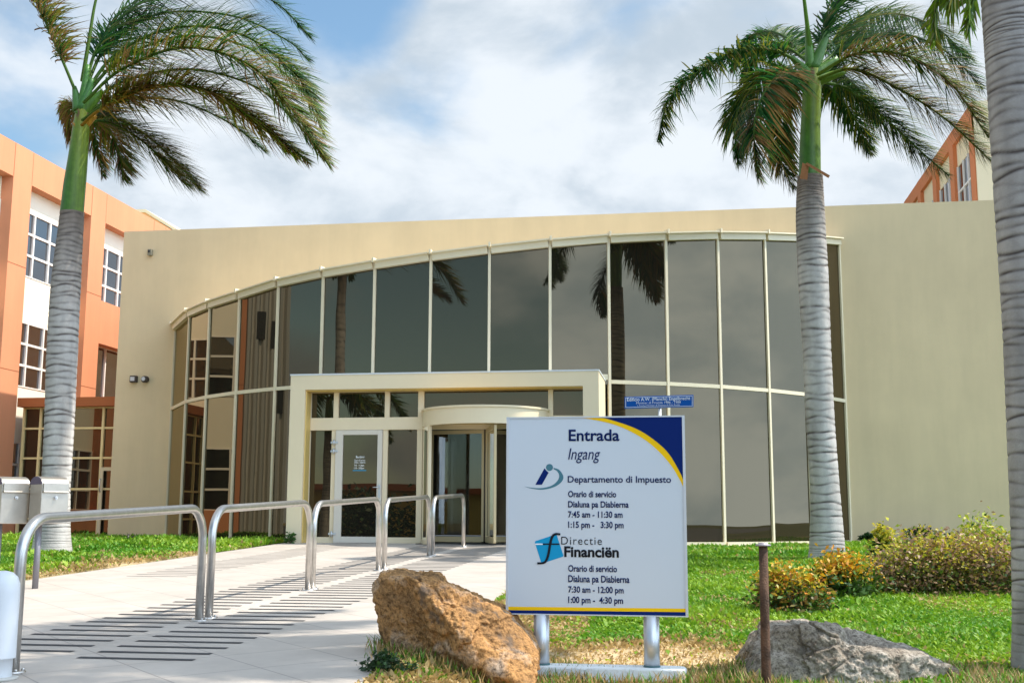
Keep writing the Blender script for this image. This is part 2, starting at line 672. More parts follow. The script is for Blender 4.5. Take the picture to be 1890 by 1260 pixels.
def ground_sheet():
    xs = np.concatenate([np.arange(-300, -30, 30), np.arange(-30, -18, 3), np.arange(-18, 8, .25), np.arange(8, 20, 2), np.arange(20, 301, 35)])
    ys = np.concatenate([np.arange(-300, -20, 30), np.arange(-20, 4, 4), np.arange(4, 30, .25), np.arange(30, 60, 6), np.arange(60, 301, 40)])
    X, Y = np.meshgrid(xs, ys)
    x, y = X.ravel(), Y.ravel()
    z = gz(x, y) - .012
    onpath = (x > -7.6) & (x < -1.75) & (y < 25) & (y > 3)
    z = np.where(onpath, z - .06, z)
    z = np.where((y < 5.2), -.10, z)
    dr = dryness(x, y)
    lush = np.array([.075, .085, .025])
    dry = np.array([.50, .37, .22])
    c = lush + (dry - lush) * dr[:, None]
    nx, ny = len(xs), len(ys)
    i = np.arange(nx * ny).reshape(ny, nx)
    f = np.stack([i[:-1, :-1], i[:-1, 1:], i[1:, 1:], i[1:, :-1]], -1).reshape(-1, 4)
    tag(np_mesh('ground', np.stack([x, y, z], 1), f, c, M['soil'], smooth=True), kind='structure')


ground_sheet()
XL, XR = -7.5, -1.8
mb = MB()
ys = [5.35, 6.0, 7, 9, 12, 15, 18, 21.15, 22.5]
vs_ = [(x, y, float(gz(-4, y)) if y >= 6 else .157) for y in ys for x in (XL, XR)]
mb.add(vs_, [(2 * i, 2 * i + 1, 2 * i + 3, 2 * i + 2) for i in range(len(ys) - 1)])
n = len(mb.v)
mb.add([(x, y, z - .12) for x, y, z in vs_], [(2 * i + 1, 2 * i, 2 * i + 2, 2 * i + 3) for i in range(len(ys) - 1)])
k = len(vs_)
for i in range(len(ys) - 1):
    for a, b in ((2 * i, 2 * i + 2), (2 * i + 3, 2 * i + 1)):
        mb.f.append((a, b, b + k, a + k)); mb.m.append(0); mb.sm.append(False)
mb.f.append((1, 0, k, k + 1)); mb.m.append(0); mb.sm.append(False)
tag(mb.build('path', M['tiles']), kind='structure')

mb = MB()                                            # kerb at the street end of the path
mb.box(-40, 30, 5.15, 5.345, -.12, .15)
tag(mb.build('kerb', M['kerb'], bevel=.015), kind='structure')
mb = MB()
mb.add([(-200, -60, -.085), (200, -60, -.085), (200, 5.15, -.085), (-200, 5.15, -.085)], [(0, 1, 2, 3)])
tag(mb.build('road', M['asphalt']), kind='structure')

# dark grip strips let into the ramp
mb = MB()


def strip(x0, x1, y, w=.066):
    z = .25 + .031 * (y - 9) + .003
    dz = .031 * w
    mb.add([(x0, y, z), (x1, y, z), (x1, y + w, z + dz), (x0, y + w, z + dz)], [(0, 1, 2, 3)])


y = 6.98
while y < 20.6:
    strip(-3.83, -3.06, y)
    y += .262
y = 7.22
while y < 20.6:
    strip(-4.76, -4.0, y)
    y += .262
y = 13.2
while y < 20.6:
    strip(-6.66, -5.9, y, .03)
    y += .262
tag(mb.build('path_markings', M['strip']), kind='structure')


# ------------------------------------------------------------------ grass (nobody could count it)
def grass():
    P, Cc = [], []

    def scatter(n, x0, x1, y0, y1):
        # denser near the camera so that blades keep about the same size in view
        y = y0 + (y1 - y0) * rng.random(n) ** 1.55
        x = x0 + (x1 - x0) * rng.random(n)
        return x, y

    for n, x0, x1, y0, y1 in ((760000, -2.0, 9.0, 5.5, 26.9), (260000, -16.9, -7.52, 8.0, 26.9)):
        x, y = scatter(n, x0, x1, y0, y1)
        # keep what the photo can see, and a margin
        D = -x * math.sin(YAW) + y * math.cos(YAW)
        Xc = x * math.cos(YAW) + y * math.sin(YAW)
        k = np.abs(Xc / D) < .50
        rr = np.hypot(x + 4.57, y - 31.31)
        k &= rr > 9.25
        k &= ~((x > -7.6) & (x < XR - .02) & (y > 5))
        x, y, D = x[k], y[k], D[k]
        dr = dryness(x, y)
        keep = rng.random(len(x)) > np.clip((dr - .35) * 1.25, 0, .93)
        x, y, D, dr = x[keep], y[keep], D[keep], dr[keep]
        n = len(x)
        z = gz(x, y) - .012
        s = (.017 + .0017 * D) * rng.uniform(.7, 1.4, n)
        h = s * rng.uniform(.9, 1.9, n) * (1 - .45 * dr) * np.clip(1 + .45 * fbm(x, y, 2.0, 5), .5, 1.7)
        az = rng.uniform(0, 2 * math.pi, n)
        lean = rng.uniform(.2, 1.1, n)
        dx, dy = np.cos(az), np.sin(az)
        wv = s * .30 * rng.uniform(.6, 1.5, n)
        b = np.stack([x, y, z], 1)
        d = np.stack([dx, dy, 0 * dx], 1)
        w = np.stack([-dy, dx, 0 * dx], 1)
        up = np.array([0, 0, 1.0])
        mid = b + d * (h * lean * .45)[:, None] + up * (h * .62)[:, None]
        tip = b + d * (h * lean)[:, None] + up * (h * (1.05 - .3 * lean))[:, None]
        q = np.stack([b - w * (wv * .35)[:, None], mid + w * wv[:, None], tip, mid - w * wv[:, None]], 1)
        P.append(q.reshape(-1, 3))
        g = fbm(x, y, 1.3, 11)
        ga = np.array([.085, .27, .012])
        gb = np.array([.30, .46, .030])
        t = np.clip(.5 + .35 * g + rng.normal(0, .28, n), 0, 1)[:, None]
        c = ga + (gb - ga) * t
        dc = np.array([.52, .37, .15]) * rng.uniform(.6, 1.15, (n, 1))
        dm = (rng.random(n) < np.clip(dr * 1.5 - .1, .015, .95))[:, None]
        c = np.where(dm, dc, c * (1 + .25 * dr[:, None] * np.array([1.6, .3, 0])))
        Cc.append(np.repeat(c, 4, 0))
    # longer tufts round the feet of rocks, board and pole
    for (cx, cy, rx, ry, n) in ((-1.35, 7.62, .62, .50, 2600), (1.05, 7.9, .85, .52, 2600), (-.6, 7.62, .72, .14, 1500), (.42, 7.52, .10, .10, 160)):
        a = rng.uniform(0, 2 * math.pi, n)
        q = rng.normal(1.0, .13, n)
        x, y = cx + rx * q * np.cos(a), cy + ry * q * np.sin(a)
        z = gz(x, y) - .01
        h = rng.uniform(.04, .12, n)
        az = rng.uniform(0, 2 * math.pi, n)
        d = np.stack([np.cos(az), np.sin(az), 0 * az], 1)
        w = np.stack([-np.sin(az), np.cos(az), 0 * az], 1) * .0045
        b = np.stack([x, y, z], 1)
        up = np.array([0, 0, 1.0])
        ln = rng.uniform(.2, .9, n)
        mid = b + d * (h * ln * .4)[:, None] + up * (h * .6)[:, None]
        tip = b + d * (h * ln)[:, None] + up * h[:, None]
        P.append(np.stack([b - w, mid + w, tip, mid - w], 1).reshape(-1, 3))
        dr = rng.random((n, 1)) < .62
        c = np.where(dr, np.array([.50, .35, .15]) * rng.uniform(.5, 1.15, (n, 1)), np.array([.12, .27, .02]) * rng.uniform(.6, 1.3, (n, 1)))
        Cc.append(np.repeat(c, 4, 0))
    P, Cc = np.concatenate(P), np.concatenate(Cc)
    f = np.arange(len(P)).reshape(-1, 4)
    tag(np_mesh('grass', P, f, Cc, M['grass']), 'green lawn of short leafy grass with straw coloured dry patches', 'grass', kind='stuff')


grass()

# ------------------------------------------------------------------ office building with the bowed glass front
AX, AY, AR, WY = -4.57, 31.31, 9.156, 27.0
ANG = [-61.9, -49.6, -41.6, -33.6, -25.6, -18.0, -10.4, -2.9, 4.5, 12.0, 19.4, 27.1, 34.8, 42.9, 50.8, 61.9]
TOPS = [(321, 580), (353.4, 566.7), (394.4, 552), (447.7, 540), (517, 515), (598, 500), (693, 484), (796, 469.6), (904, 457),
        (1014, 446), (1124, 436.5), (1228, 433), (1325, 430.5), (1408, 431.5), (1478, 435), (1549, 440)]
AP = [Vector((AX + AR * math.sin(R(a)), AY - AR * math.cos(R(a)), 0)) for a in ANG]
ZT = [5.86, 5.88, 5.90, 5.94, 6.05, 6.13, 6.21, 6.31, 6.42, 6.55, 6.68, 6.81, 6.95, 7.10, 7.26, 7.50]
off = thing('office_building', 'beige office building with a bowed wall of dark glass and a cream entrance', 'building', (-4.5, 27, .55))
WX0, WX1, WTOP = -14.17, 9.6, 8.31
mb = MB()
mb.box(WX0, AP[0].x - .02, WY, WY + .45, .2, WTOP)
mb.box(AP[15].x + .02, WX1, WY, WY + .45, .2, WTOP)
mb.prism([(AP[0].x - .02, WY, 5.6), (AP[15].x + .02, WY, 7.3), (AP[15].x + .02, WY, WTOP), (AP[0].x - .02, WY, WTOP)], (0, .45, 0))
mb.box(WX0, WX0 + .4, WY + .45, 44, .2, WTOP)
mb.box(WX1 - .4, WX1, WY + .45, 44, .2, WTOP)
mb.build('wall', M['wall'], off)
mb = MB()
mb.box(WX0 + .4, WX1 - .4, WY + .45, 44, 7.9, 8.1)
mb.build('roof', M['kerb'], off)
# roof of the bow
mb = MB()
n = len(AP)
top = [Vector((p.x, p.y, z - .02)) for p, z in zip(AP, ZT)] + [Vector((p.x, WY - .001, z - .02)) for p, z in zip(AP, ZT)]
mb.add(top, [(i, i + 1, n + i + 1, n + i) for i in range(n - 1)])
mb.add([v - Vector((0, 0, .12)) for v in top], [(n + i, n + i + 1, i + 1, i) for i in range(n - 1)])
mb.build('bow_roof', M['frame'], off)
mb = MB()
fl_ = [(AP[0].x + .3, 32.9), (AP[0].x + .3, 27.5)] + [(p.x * .97 + AX * .03, p.y + .28) for p in AP[1:6]] + [(-7.15, 21.45), (-1.93, 21.45)] + [(p.x * .97 + AX * .03, p.y + .28) for p in AP[10:15]] + [(AP[15].x - .3, 27.5), (AP[15].x - .3, 32.9)]
mb.prism([(x, y, .40) for x, y in fl_], (0, 0, .215))
mb.build('interior_floor', M['floor'], off)
mb = MB()
mb.box(WX0 + .6, WX1 - .6, 33, 33.2, .62, 7.8)
mb.build('interior_wall', M['inner'], off)
for x in (-6.2, -3.2):
    mb = MB()
    mb.tube([(x, 26.0, .62), (x, 26.0, 6.2)], .16, 14)
    mb.build('interior_column', M['frame'], off)

ZB, ZR = .56, 3.75


def outn(a, b):
    d = (b - a).normalized()
    return Vector((d.y, -d.x, 0))


for i in range(15):
    a, b = AP[i], AP[i + 1]
    nr = outn(a, b)
    mb = MB()
    low = not (5 <= i <= 9)
    zb = ZB if low else 3.70
    up = Vector((0, 0, 1))

    def P3(p, z, o=0.0):
        return Vector((p.x, p.y, z)) + nr * o
    # left mullion (the last bay carries its right one too)
    mb.beam(P3(a, zb, .0), P3(a, ZT[i] + .05, .0), .054, .075, nr)
    if i == 14:
        mb.beam(P3(b, zb, .0), P3(b, ZT[15] + .05, .0), .062, .075, nr)
    ea, eb = a + (b - a).normalized() * .032, b - (b - a).normalized() * .032
    mb.beam(P3(ea, ZT[i] - .075, .03), P3(eb, ZT[i + 1] - .075, .03), .13, .13, nr)
    mb.beam(P3(ea, ZT[i] + .005, .06), P3(eb, ZT[i + 1] + .005, .06), .028, .20, nr)
    if low:
        mb.beam(P3(ea, ZR, .0), P3(eb, ZR, .0), .075, .07, nr)
        mb.beam(P3(ea, ZB + .03, .02), P3(eb, ZB + .03, .02), .10, .115, nr)
    else:
        mb.beam(P3(ea, 3.84, .0), P3(eb, 3.84, .0), .11, .07, nr)
    mb.beam(P3(a, ZT[i] - .02, .08), P3(a, ZT[i] + .075, .08), .04, .16, nr)   # bracket at the head
    w = mb.build('window', M['frame'], off)
    for zl, zh_a, zh_b, ok in ((ZB + .08, ZR - .037, ZR - .037, low), ((ZR + .037) if low else zb, ZT[i] - .14, ZT[i + 1] - .14, True)):
        if not ok:
            continue
        pb = MB()
        pb.prism([P3(ea, zl), P3(eb, zl), P3(eb, zh_b), P3(ea, zh_a)], nr * -.012)
        pb.build('pane', M['glass'], w)
# plinth under the bow
for side in (range(0, 5), range(10, 15)):
  mb = MB()
  for i in side:
    a, b = AP[i], AP[i + 1]
    nr = outn(a, b)
    mb.prism([Vector((a.x, a.y, .25)) + nr * .10, Vector((b.x, b.y, .25)) + nr * .10, Vector((b.x, b.y, .565)) + nr * .10,
              Vector((a.x, a.y, .565)) + nr * .10], nr * -.22)
  mb.build('plinth', M['frame'], off)

# ---- entrance portal
PX0, PX1, PY, PZ0, PZ1 = -7.47, -1.61, 21.0, .62, 3.785
mb = MB()
mb.box(PX0, PX0 + .29, PY, 22.75, PZ0, PZ1 - .30)
mb.box(PX1 - .29, PX1, PY, 22.75, PZ0, PZ1 - .30)
mb.box(PX0, PX1, PY, 23.5, PZ1 - .30, PZ1 - .03)
port = mb.build('entrance_portal', M['portal'], off)
mb = MB()
mb.box(PX0 - .012, PX1 + .012, PY - .012, 23.5, PZ1 - .029, PZ1)
mb.build('portal_flashing', M['white'], off)
# gold reveal under the header and beside the left jamb
mb = MB()
mb.box(PX0 + .291, PX1 - .291, PY + .06, PY + .30, PZ1 - .325, PZ1 - .302)
mb.box(PX0 + .291, PX0 + .312, PY + .06, PY + .30, PZ0, PZ1 - .326)
mb.build('reveal_trim', M['brass'], off)

GY = PY + .31           # plane of the doors


def X_(px, py=850):
    return at_y(px, py, GY).x


def Z_(py, px=700):
    return at_y(px, py, GY).z


zA, zB_, zC, zD = Z_(717), Z_(770), Z_(793), Z_(991)
mb = MB()
xl, xr = PX0 + .313, PX1 - .291
xcols = [X_(558), X_(614), X_(622), X_(708), X_(717), X_(770), X_(781), X_(1012), X_(1021), X_(1077)]
zt = PZ1 - .326
mb.box(xl, xr, GY, GY + .10, zA, zt)                                          # head rail
mb.box(xl, xr, GY - .02, GY + .10, zC, zB_)                                   # beam over the doors
for q0, q1 in ((xl, X_(561)), (X_(613), X_(622)), (X_(708), X_(717)), (X_(770), X_(781)), (X_(1012), X_(1021)), (X_(1078), xr)):
    mb.box(q0, q1, GY, GY + .10, zB_, zA)
for q0, q1 in ((xl, X_(558)), (X_(611), X_(619)), (X_(706), X_(715)), (X_(769), X_(779)), (X_(1016), X_(1024)), (X_(1076), xr)):
    mb.box(q0, q1, GY, GY + .10, PZ0, zC)
mb.box(X_(558), X_(611), GY, GY + .10, PZ0, zD)
mb.box(X_(715), X_(769), GY, GY + .10, PZ0, zD)
mb.box(X_(1024), X_(1076), GY, GY + .10, PZ0, zD)
mb.build('entrance_frame', M['portal'], off, bevel=.004)


def pane(q0, q1, z0, z1, nm='transom_pane', m='glass', y=GY + .05):
    p = MB()
    p.box(q0, q1, y, y + .012, z0, z1)
    return p.build(nm, M[m], off)


for q0, q1 in ((561, 613), (622, 708), (717, 770), (781, 1012), (1021, 1078)):
    pane(X_(q0), X_(q1), zB_, zA)
for q0, q1 in ((558, 611), (715, 769), (1024, 1076)):
    pane(X_(q0), X_(q1), zD, zC, 'side_pane')

# hinged door
dx0, dx1 = X_(619) + .004, X_(706) - .004
gx0, gx1, gz0, gz1 = X_(633), X_(697), Z_(990), Z_(802)
mb = MB()
yd0, yd1 = GY - .035, GY + .06
mb.box(dx0, gx0, yd0, yd1, PZ0 + .01, zC - .004)
mb.box(gx1, dx1, yd0, yd1, PZ0 + .01, zC - .004)
mb.box(gx0, gx1, yd0, yd1, gz1, zC - .004)
mb.box(gx0, gx1, yd0, yd1, PZ0 + .01, gz0)
door = mb.build('door', mat('door_frame', (.66, .60, .51), .45), off, bevel=.004)
p = MB()
p.box(gx0, gx1, GY, GY + .012, gz0, gz1)
p.build('pane', M['glass'], door)
for py_ in (816, 832, 985):
    h = MB()
    z = Z_(py_)
    h.tube([(dx0 - .03, yd0 - .018, z - .05), (dx0 - .03, yd0 - .018, z + .05)], .018, 10)
    h.box(dx0 - .09, dx0 + .05, yd0 - .016, yd0 - .003, z - .018, z + .02)
    h.build('hinge', M['alu'], door)
h = MB()
hx, hz = X_(702), Z_(899)
h.box(hx - .018, hx + .018, yd0 - .012, yd0, hz - .19, hz + .05)
h.tube([(hx, yd0, hz), (hx, yd0 - .055, hz), (hx - .115, yd0 - .055, hz)], .011, 8)
h.tube([(hx, yd0 - .001, hz - .12), (hx, yd0 - .03, hz - .12)], .014, 10)
h.build('handle', M['alu'], door)

# revolving door

DX, DY, DR = (X_(779) + X_(1014)) / 2, GY + .12, (X_(1014) - X_(779)) / 2
zf0, zf1 = at_y(890, 780, DY - DR).z, at_y(890, 750, DY - DR).z
mb = MB()


def arc(r, a0, a1, n=28):
    return [(DX + r * math.sin(R(a0 + (a1 - a0) * k / n)), DY - r * math.cos(R(a0 + (a1 - a0) * k / n))) for k in range(n + 1)]


oa, ia = arc(DR, -100, 100, 120), arc(DR - .06, -100, 100, 120)
for k in range(120):
    q = [oa[k], oa[k + 1], ia[k + 1], ia[k]]
    mb.prism([(*p_, zf0) for p_ in q], (0, 0, zf1 - zf0))
rim = arc(DR + .025, -100, 100, 120)
for k in range(120):
    q = [rim[k], rim[k + 1], ia[k + 1], ia[k]]
    mb.prism([(*p_, zf1 + .001) for p_ in q], (0, 0, .035))
drum = mb.build('revolving_door', M['portal'], off)
mb = MB()
mb.add([(*p_, zf0 + .06) for p_ in arc(DR - .055, 0, 360, 48)[:-1]], [tuple(range(48))])
mb.add([(*p_, zf1 - .01) for p_ in arc(DR - .055, 0, 360, 48)[:-1]], [tuple(range(47, -1, -1))])
mb.build('drum_ceiling', M['brass'], drum)
for a0, a1 in ((-88, -52), (52, 88)):
    gb = MB()
    A_, B_ = arc(DR - .02, a0, a1, 10), arc(DR - .032, a0, a1, 10)
    for k in range(10):
        gb.prism([(*A_[k], .70), (*A_[k + 1], .70), (*B_[k + 1], .70), (*B_[k], .70)], (0, 0, zf0 - .70))
    gb.build('curved_pane', M['glass_clear'], drum)
    fb = MB()
    A_, B_ = arc(DR, a0, a1, 10), arc(DR - .05, a0, a1, 10)
    for k in range(10):
        fb.prism([(*A_[k], .62), (*A_[k + 1], .62), (*B_[k + 1], .62), (*B_[k], .62)], (0, 0, .08))
    for a in (a0, a1):
        x, y_ = DX + (DR - .025) * math.sin(R(a)), DY - (DR - .025) * math.cos(R(a))
        rad = Vector((math.sin(R(a)), -math.cos(R(a)), 0))
        fb.beam((x, y_, .62), (x, y_, zf0), .055, .06, rad)
    fb.build('post', M['portal'], drum)
for a in (18, 138, 258):
    t = Vector((math.sin(R(a)), -math.cos(R(a)), 0))
    nr = Vector((t.y, -t.x, 0))
    c = Vector((DX, DY, 0))
    wb = MB()
    p0, p1 = c + t * .06, c + t * (DR - .09)
    for q in (p0, p1):
        wb.beam(q + Vector((0, 0, .66)), q + Vector((0, 0, zf0 - .02)), .05, .045, nr)
    for z in (.70, zf0 - .06):
        wb.beam(p0 + t * .026 + Vector((0, 0, z)), p1 - t * .026 + Vector((0, 0, z)), .10 if z < 1 else .07, .044, nr)
    wg = wb.build('wing', mat('wing_frame', (.55, .44, .25), .45), drum)
    gb = MB()
    gb.beam(p0 + t * .026 + Vector((0, 0, (.70 + zf0) / 2)), p1 - t * .026 + Vector((0, 0, (.70 + zf0) / 2)), zf0 - .85, .01, nr)
    gb.build('pane', M['glass_clear'], wg)
mb = MB()
mb.tube([(DX, DY, .63), (DX, DY, zf0 + .05)], .045, 12)
mb.build('spindle', M['darkmetal'], drum)
mb = MB()
mb.box(DX - DR, DX + DR, DY - .55, DY + DR, .617, .632)
mb.build('door_mat', M['black'], drum)

# small fittings on the wall (fixed there, things of their own)
b = thing('motion_sensor', 'small cream box high on the left end of the beige wall', 'sensor', at_y(279, 467, WY))
c = at_y(279, 467, WY)
mb = MB()
mb.box(c.x - .055, c.x + .055, WY - .10, WY, c.z - .08, c.z + .08)
mb.build('housing', mat('sensor_housing', (.22, .20, .14), .6), b, bevel=.01)
mb = MB()
mb.box(c.x - .035, c.x + .01, WY - .108, WY - .10, c.z + .0, c.z + .05)
mb.build('lens', M['black'], b)
for px_, lab, rnd in ((249, 'square bronze wall lamp, left one of the pair on the beige wall', False),
                      (270, 'round bronze wall lamp, right one of the pair on the beige wall', True)):
    c = at_y(px_, 700, WY)
    b = thing('wall_lamp', lab, 'wall lamp', c, 'wall lamps on the beige wall')
    mb = MB()
    if rnd:
        mb.tube([(c.x, WY, c.z), (c.x, WY - .13, c.z - .01)], .085, 16)
    else:
        mb.box(c.x - .085, c.x + .085, WY - .12, WY, c.z - .085, c.z + .085)
    mb.build('housing', M['darkmetal'], b, bevel=.012)
    mb = MB()
    if rnd:
        mb.tube([(c.x - .01, WY - .131, c.z), (c.x - .01, WY - .15, c.z)], .05, 14)
    else:
        mb.box(c.x - .06, c.x + .05, WY - .135, WY - .121, c.z - .05, c.z + .05)
    mb.build('lens', M['alu'], b)


# ------------------------------------------------------------------ orange wings
def facade(root, xf, sgn, y0, nb, pitch, pil, ztop, rows, ybase=.4, cap_y=None, glass='glass_cool', mo='orange'):
    """wing wall along y facing sgn*x; bays between pillars; rows = [(z0, z1, kind)]"""
    y1 = y0 + nb * pitch + pil
    d = -sgn
    rec = .32
    wb = MB()
    for k in range(nb + 1):
        ya = y0 + k * pitch
        wb.box(*sorted((xf, xf + d * .6)), ya, ya + pil, ybase, ztop)
    zr = max(r[1] for r in rows)
    zl = min(r[0] for r in rows)
    for k in range(nb):
        ya = y0 + k * pitch + pil
        wb.box(*sorted((xf - sgn * .004, xf + d * .6)), ya, ya + pitch - pil, zr, ztop)
        wb.box(*sorted((xf - sgn * .004, xf + d * .6)), ya, ya + pitch - pil, ybase, zl)
    jb = wb                                      # thin dark joint lines, pattern of the same wall
    for k in range(nb + 1):
        ya = y0 + k * pitch
        for z in (4.75, 7.45):
            jb.box(*sorted((xf, xf + sgn * .003)), ya, ya + pil, z, z + .022, 1)
        for yy in (ya - .004, ya + pil - .004):
            jb.box(*sorted((xf, xf + sgn * .003)), yy, yy + .012, zr + .02, ztop - .02, 1)
    wb.build('wall', [M[mo], mat('render_joint', (.34, .12, .05), .9)], root)
    for k in range(nb):
        ya, yb = y0 + k * pitch + pil, y0 + (k + 1) * pitch
        rows_k = rows if k != 2 else [(1.3, 4.45, 'solid'), (4.45, 6.1, 'tall'), (6.1, 7.36, 'solid')] + rows[-2:]
        for z0, z1, kind in rows_k:
            if kind == 'solid':
                p_ = MB()
                p_.box(*sorted((xf - sgn * .01, xf + d * .59)), ya, yb, z0, z1)
                p_.build('spandrel', M[mo], root)
                continue
            if kind == 'panel':
                p_ = MB()
                p_.box(*sorted((xf + d * rec, xf + d * .59)), ya, yb, z0, z1)
                p_.build('spandrel', M['pale'], root)
            else:
                f_ = MB()
                t_ = .075
                xa = sorted((xf + d * (rec - .02), xf + d * (rec + .08)))
                f_.box(*xa, ya, ya + t_, z0, z1)
                f_.box(*xa, yb - t_, yb, z0, z1)
                nc, nr_ = (3, 1) if kind == 'tall' else (4, 3)
                for c_ in range(1, nc):
                    yy = ya + (yb - ya) * c_ / nc
                    f_.box(*xa, yy - .03, yy + .03, z0, z1)
                xb = sorted((xf + d * (rec - .015), xf + d * (rec + .07)))
                for r_ in range(nr_ + 1):
                    zz = z0 + (z1 - z0) * r_ / nr_
                    f_.box(*xb, ya + .004, yb - .004, max(zz - .03, z0 - .001), min(zz + .03, z1 + .001))
                w_ = f_.build('window', M['white_frame'], root)
                g_ = MB()
                g_.box(*sorted((xf + d * (rec + .03), xf + d * (rec + .042))), ya + .01, yb - .01, z0 + .01, z1 - .01)
                g_.build('pane', M[glass], w_)


XF = -16.9
wing = thing('office_wing', 'bright orange office wing with cream panels and white framed windows on the left', 'building', (XF - 5, 26, .5))
ROWS = [(1.3, 3.0, 'win'), (3.0, 4.45, 'panel'), (4.45, 6.15, 'win'), (6.15, 7.36, 'panel'), (7.36, 9.09, 'win'), (9.09, 9.68, 'panel')]
facade(wing, XF, 1, 26.3 - 3.92, 5, 3.92, .83, 10.57, ROWS, glass='glass_cool')
mb = MB()
mb.box(XF - 12, XF - .6, 22.5, 43, .4, 10.35)
mb.build('body', M['cream'], wing)
mb = MB()                                            # stair tower with ribbed cladding at the near end of the wing
mb.box(XF - 9, XF - .30, 18.4, 22.35, .4, 9.6)
mb.build('stair_tower', M['kerb'], wing)
mb = MB()
y_ = 18.42
while y_ < 22.3:
    mb.add([(XF - .29, y_, .4), (XF - .20, y_ + .05, .4), (XF - .20, y_ + .13, .4), (XF - .29, y_ + .18, .4), (XF - .29, y_, 9.6), (XF - .20, y_ + .05, 9.6), (XF - .20, y_ + .13, 9.6), (XF - .29, y_ + .18, 9.6)],
           [(0, 1, 5, 4), (1, 2, 6, 5), (2, 3, 7, 6)])
    y_ += .235
mb.build('ribbed_cladding', mat('ribbed_metal', (.42, .41, .38), .55, .2), wing)
for k in range(9):
    mb = MB()
    mb.box(XF - .199, XF - .19, 18.6 + k * .4, 18.85 + k * .4, 4.1 + k * .25, 4.9 + k * .25)
    mb.build('slit_window', M['dark'], wing)
# paler block rising behind the wing
back = thing('rooftop_block', 'pale peach rooftop block behind the orange wing roof', 'building', (-20, 47, 0))
c0 = at_y(248, 393, 46)
c1 = at_y(270, 393, 46)
c2 = at_y(318, 421, 46)
mb = MB()
mb.prism([(c0.x - 1.2, 46, 6), (c2.x + .4, 46, 6), (c2.x + .4, 46, c2.z - .35), (c1.x, 46, c1.z), (c0.x - 1.2, 46, c0.z + .02)], (0, 6, 0))
mb.build('wall', mat('peach_render', (.78, .48, .24), .9), back)
mb = MB()
mb.prism([(c0.x - 1.3, 45.9, c0.z + .021), (c1.x, 45.9, c1.z + .001), (c2.x + .5, 45.9, c2.z - .36), (c2.x + .5, 45.9, c2.z - .22), (c1.x, 45.9, c1.z + .14), (c0.x - 1.3, 45.9, c0.z + .16)], (0, 6.2, 0))
mb.build('roof', M['cream'], back)

# glazed lobby between the wing and the office
LYY = 27.42
lob = thing('glazed_lobby', 'gold framed glass lobby under a rust brown fascia between orange wing and beige wall', 'building', (-15.7, LYY, .5))
lx0, lx1 = XF + .02, WX0 + .1
zf_ = 4.09
mb = MB()
mb.box(lx0, lx1 + .25, LYY - .30, LYY + 3, 3.86, zf_)
mb.build('fascia', M['rust_orange'], lob)
mb = MB()
mb.box(lx0, lx1 + .25, LYY + .1, LYY + .2, .5, 3.85)
mb.build('back_wall', M['inner'], lob)
gm = mat('gold_frame', (.76, .58, .28), .45)
xs_ = [lx0 + .05] + [at_y(q, 850, LYY).x for q in (66, 120, 131, 190)] + [lx1]
zs_ = [at_y(150, q, LYY).z for q in (997, 957, 902, 845, 790, 752)]
xs_ = [lx0 + .06, at_y(72, 850, LYY).x, at_y(126, 850, LYY).x, at_y(188, 850, LYY).x, lx1 + .25]
for k in range(4):
    q0, q1 = xs_[k], xs_[k + 1]
    f_ = MB()
    f_.box(q0 - .03, q0 + .03, LYY - .06, LYY + .04, .5, 3.855)
    for z in zs_:
        f_.box(q0 + .031, q1 - .031, LYY - .05, LYY + .03, z - .025, z + .025)
    w_ = f_.build('window', gm, lob)
    g_ = MB()
    g_.box(q0 + .03, q1 - .03, LYY, LYY + .01, zs_[0], 3.84)
    g_.build('pane', M['glass'], w_)
mb = MB()
q0, q1 = at_y(186, 900, LYY).x, at_y(197, 900, LYY).x
z0, z1 = at_y(190, 996, LYY).z, at_y(190, 862, LYY).z
mb.box(q0, q0 + .09, LYY - .10, LYY - .062, z0, z1)
mb.box(q0 + .091, q1 + .3, LYY - .099, LYY - .063, z1 - .09, z1)
d_ = mb.build('door', mat('lobby_door', (.66, .53, .34), .45), lob)
h = MB()
h.tube([(q0 + .045, LYY - .101, z1 - .30), (q0 + .045, LYY - .16, z1 - .30), (q0 + .045, LYY - .16, z1 - .60), (q0 + .045, LYY - .101, z1 - .60)], .016, 8)
h.build('handle', M['alu'], d_)

# far wing on the right, seen over the roof
XRW = 9.81
far = thing('far_wing', 'rust orange office wing with cream end wall rising behind the beige roofline on the right', 'building', (XRW + 5, 46, 0))
wb = MB()
ZF = 15.3
for k in range(5):
    ya = 40.0 + 3.05 * k
    wb.box(XRW, XRW + .6, ya, ya + .65, .3, ZF)
for k in range(4):
    ya = 40.65 + 3.05 * k
    wb.box(XRW + .004, XRW + .6, ya, ya + 2.4, 14.75, ZF - .002)
    wb.box(XRW + .004, XRW + .6, ya, ya + 2.4, .3, 11.6)
wb.build('wall', mat('far_orange_render', (.60, .20, .075), .9, var=.04), far)
for k in range(4):
    ya = 40.65 + 3.05 * k
    p_ = MB()
    p_.box(XRW + .14, XRW + .58, ya, ya + 2.4, 13.9, 14.75)
    p_.build('spandrel', M['cream'], far)
    f_ = MB()
    for yy in (ya + .04, ya + .76, ya + 1.5, ya + 2.36):
        f_.box(XRW + .10, XRW + .20, yy - .03, yy + .03, 11.6, 13.9)
    f_.box(XRW + .11, XRW + .19, ya, ya + 2.4, 12.9, 12.96)
    w_ = f_.build('window', M['white_frame'], far)
    g_ = MB()
    g_.box(XRW + .16, XRW + .175, ya, ya + 2.4, 11.6, 13.9)
    g_.build('pane', M['glass_cool'], w_)
mb = MB()
mb.box(XRW + .03, XRW + 16, 39.9, 39.99, .3, ZF - .01)
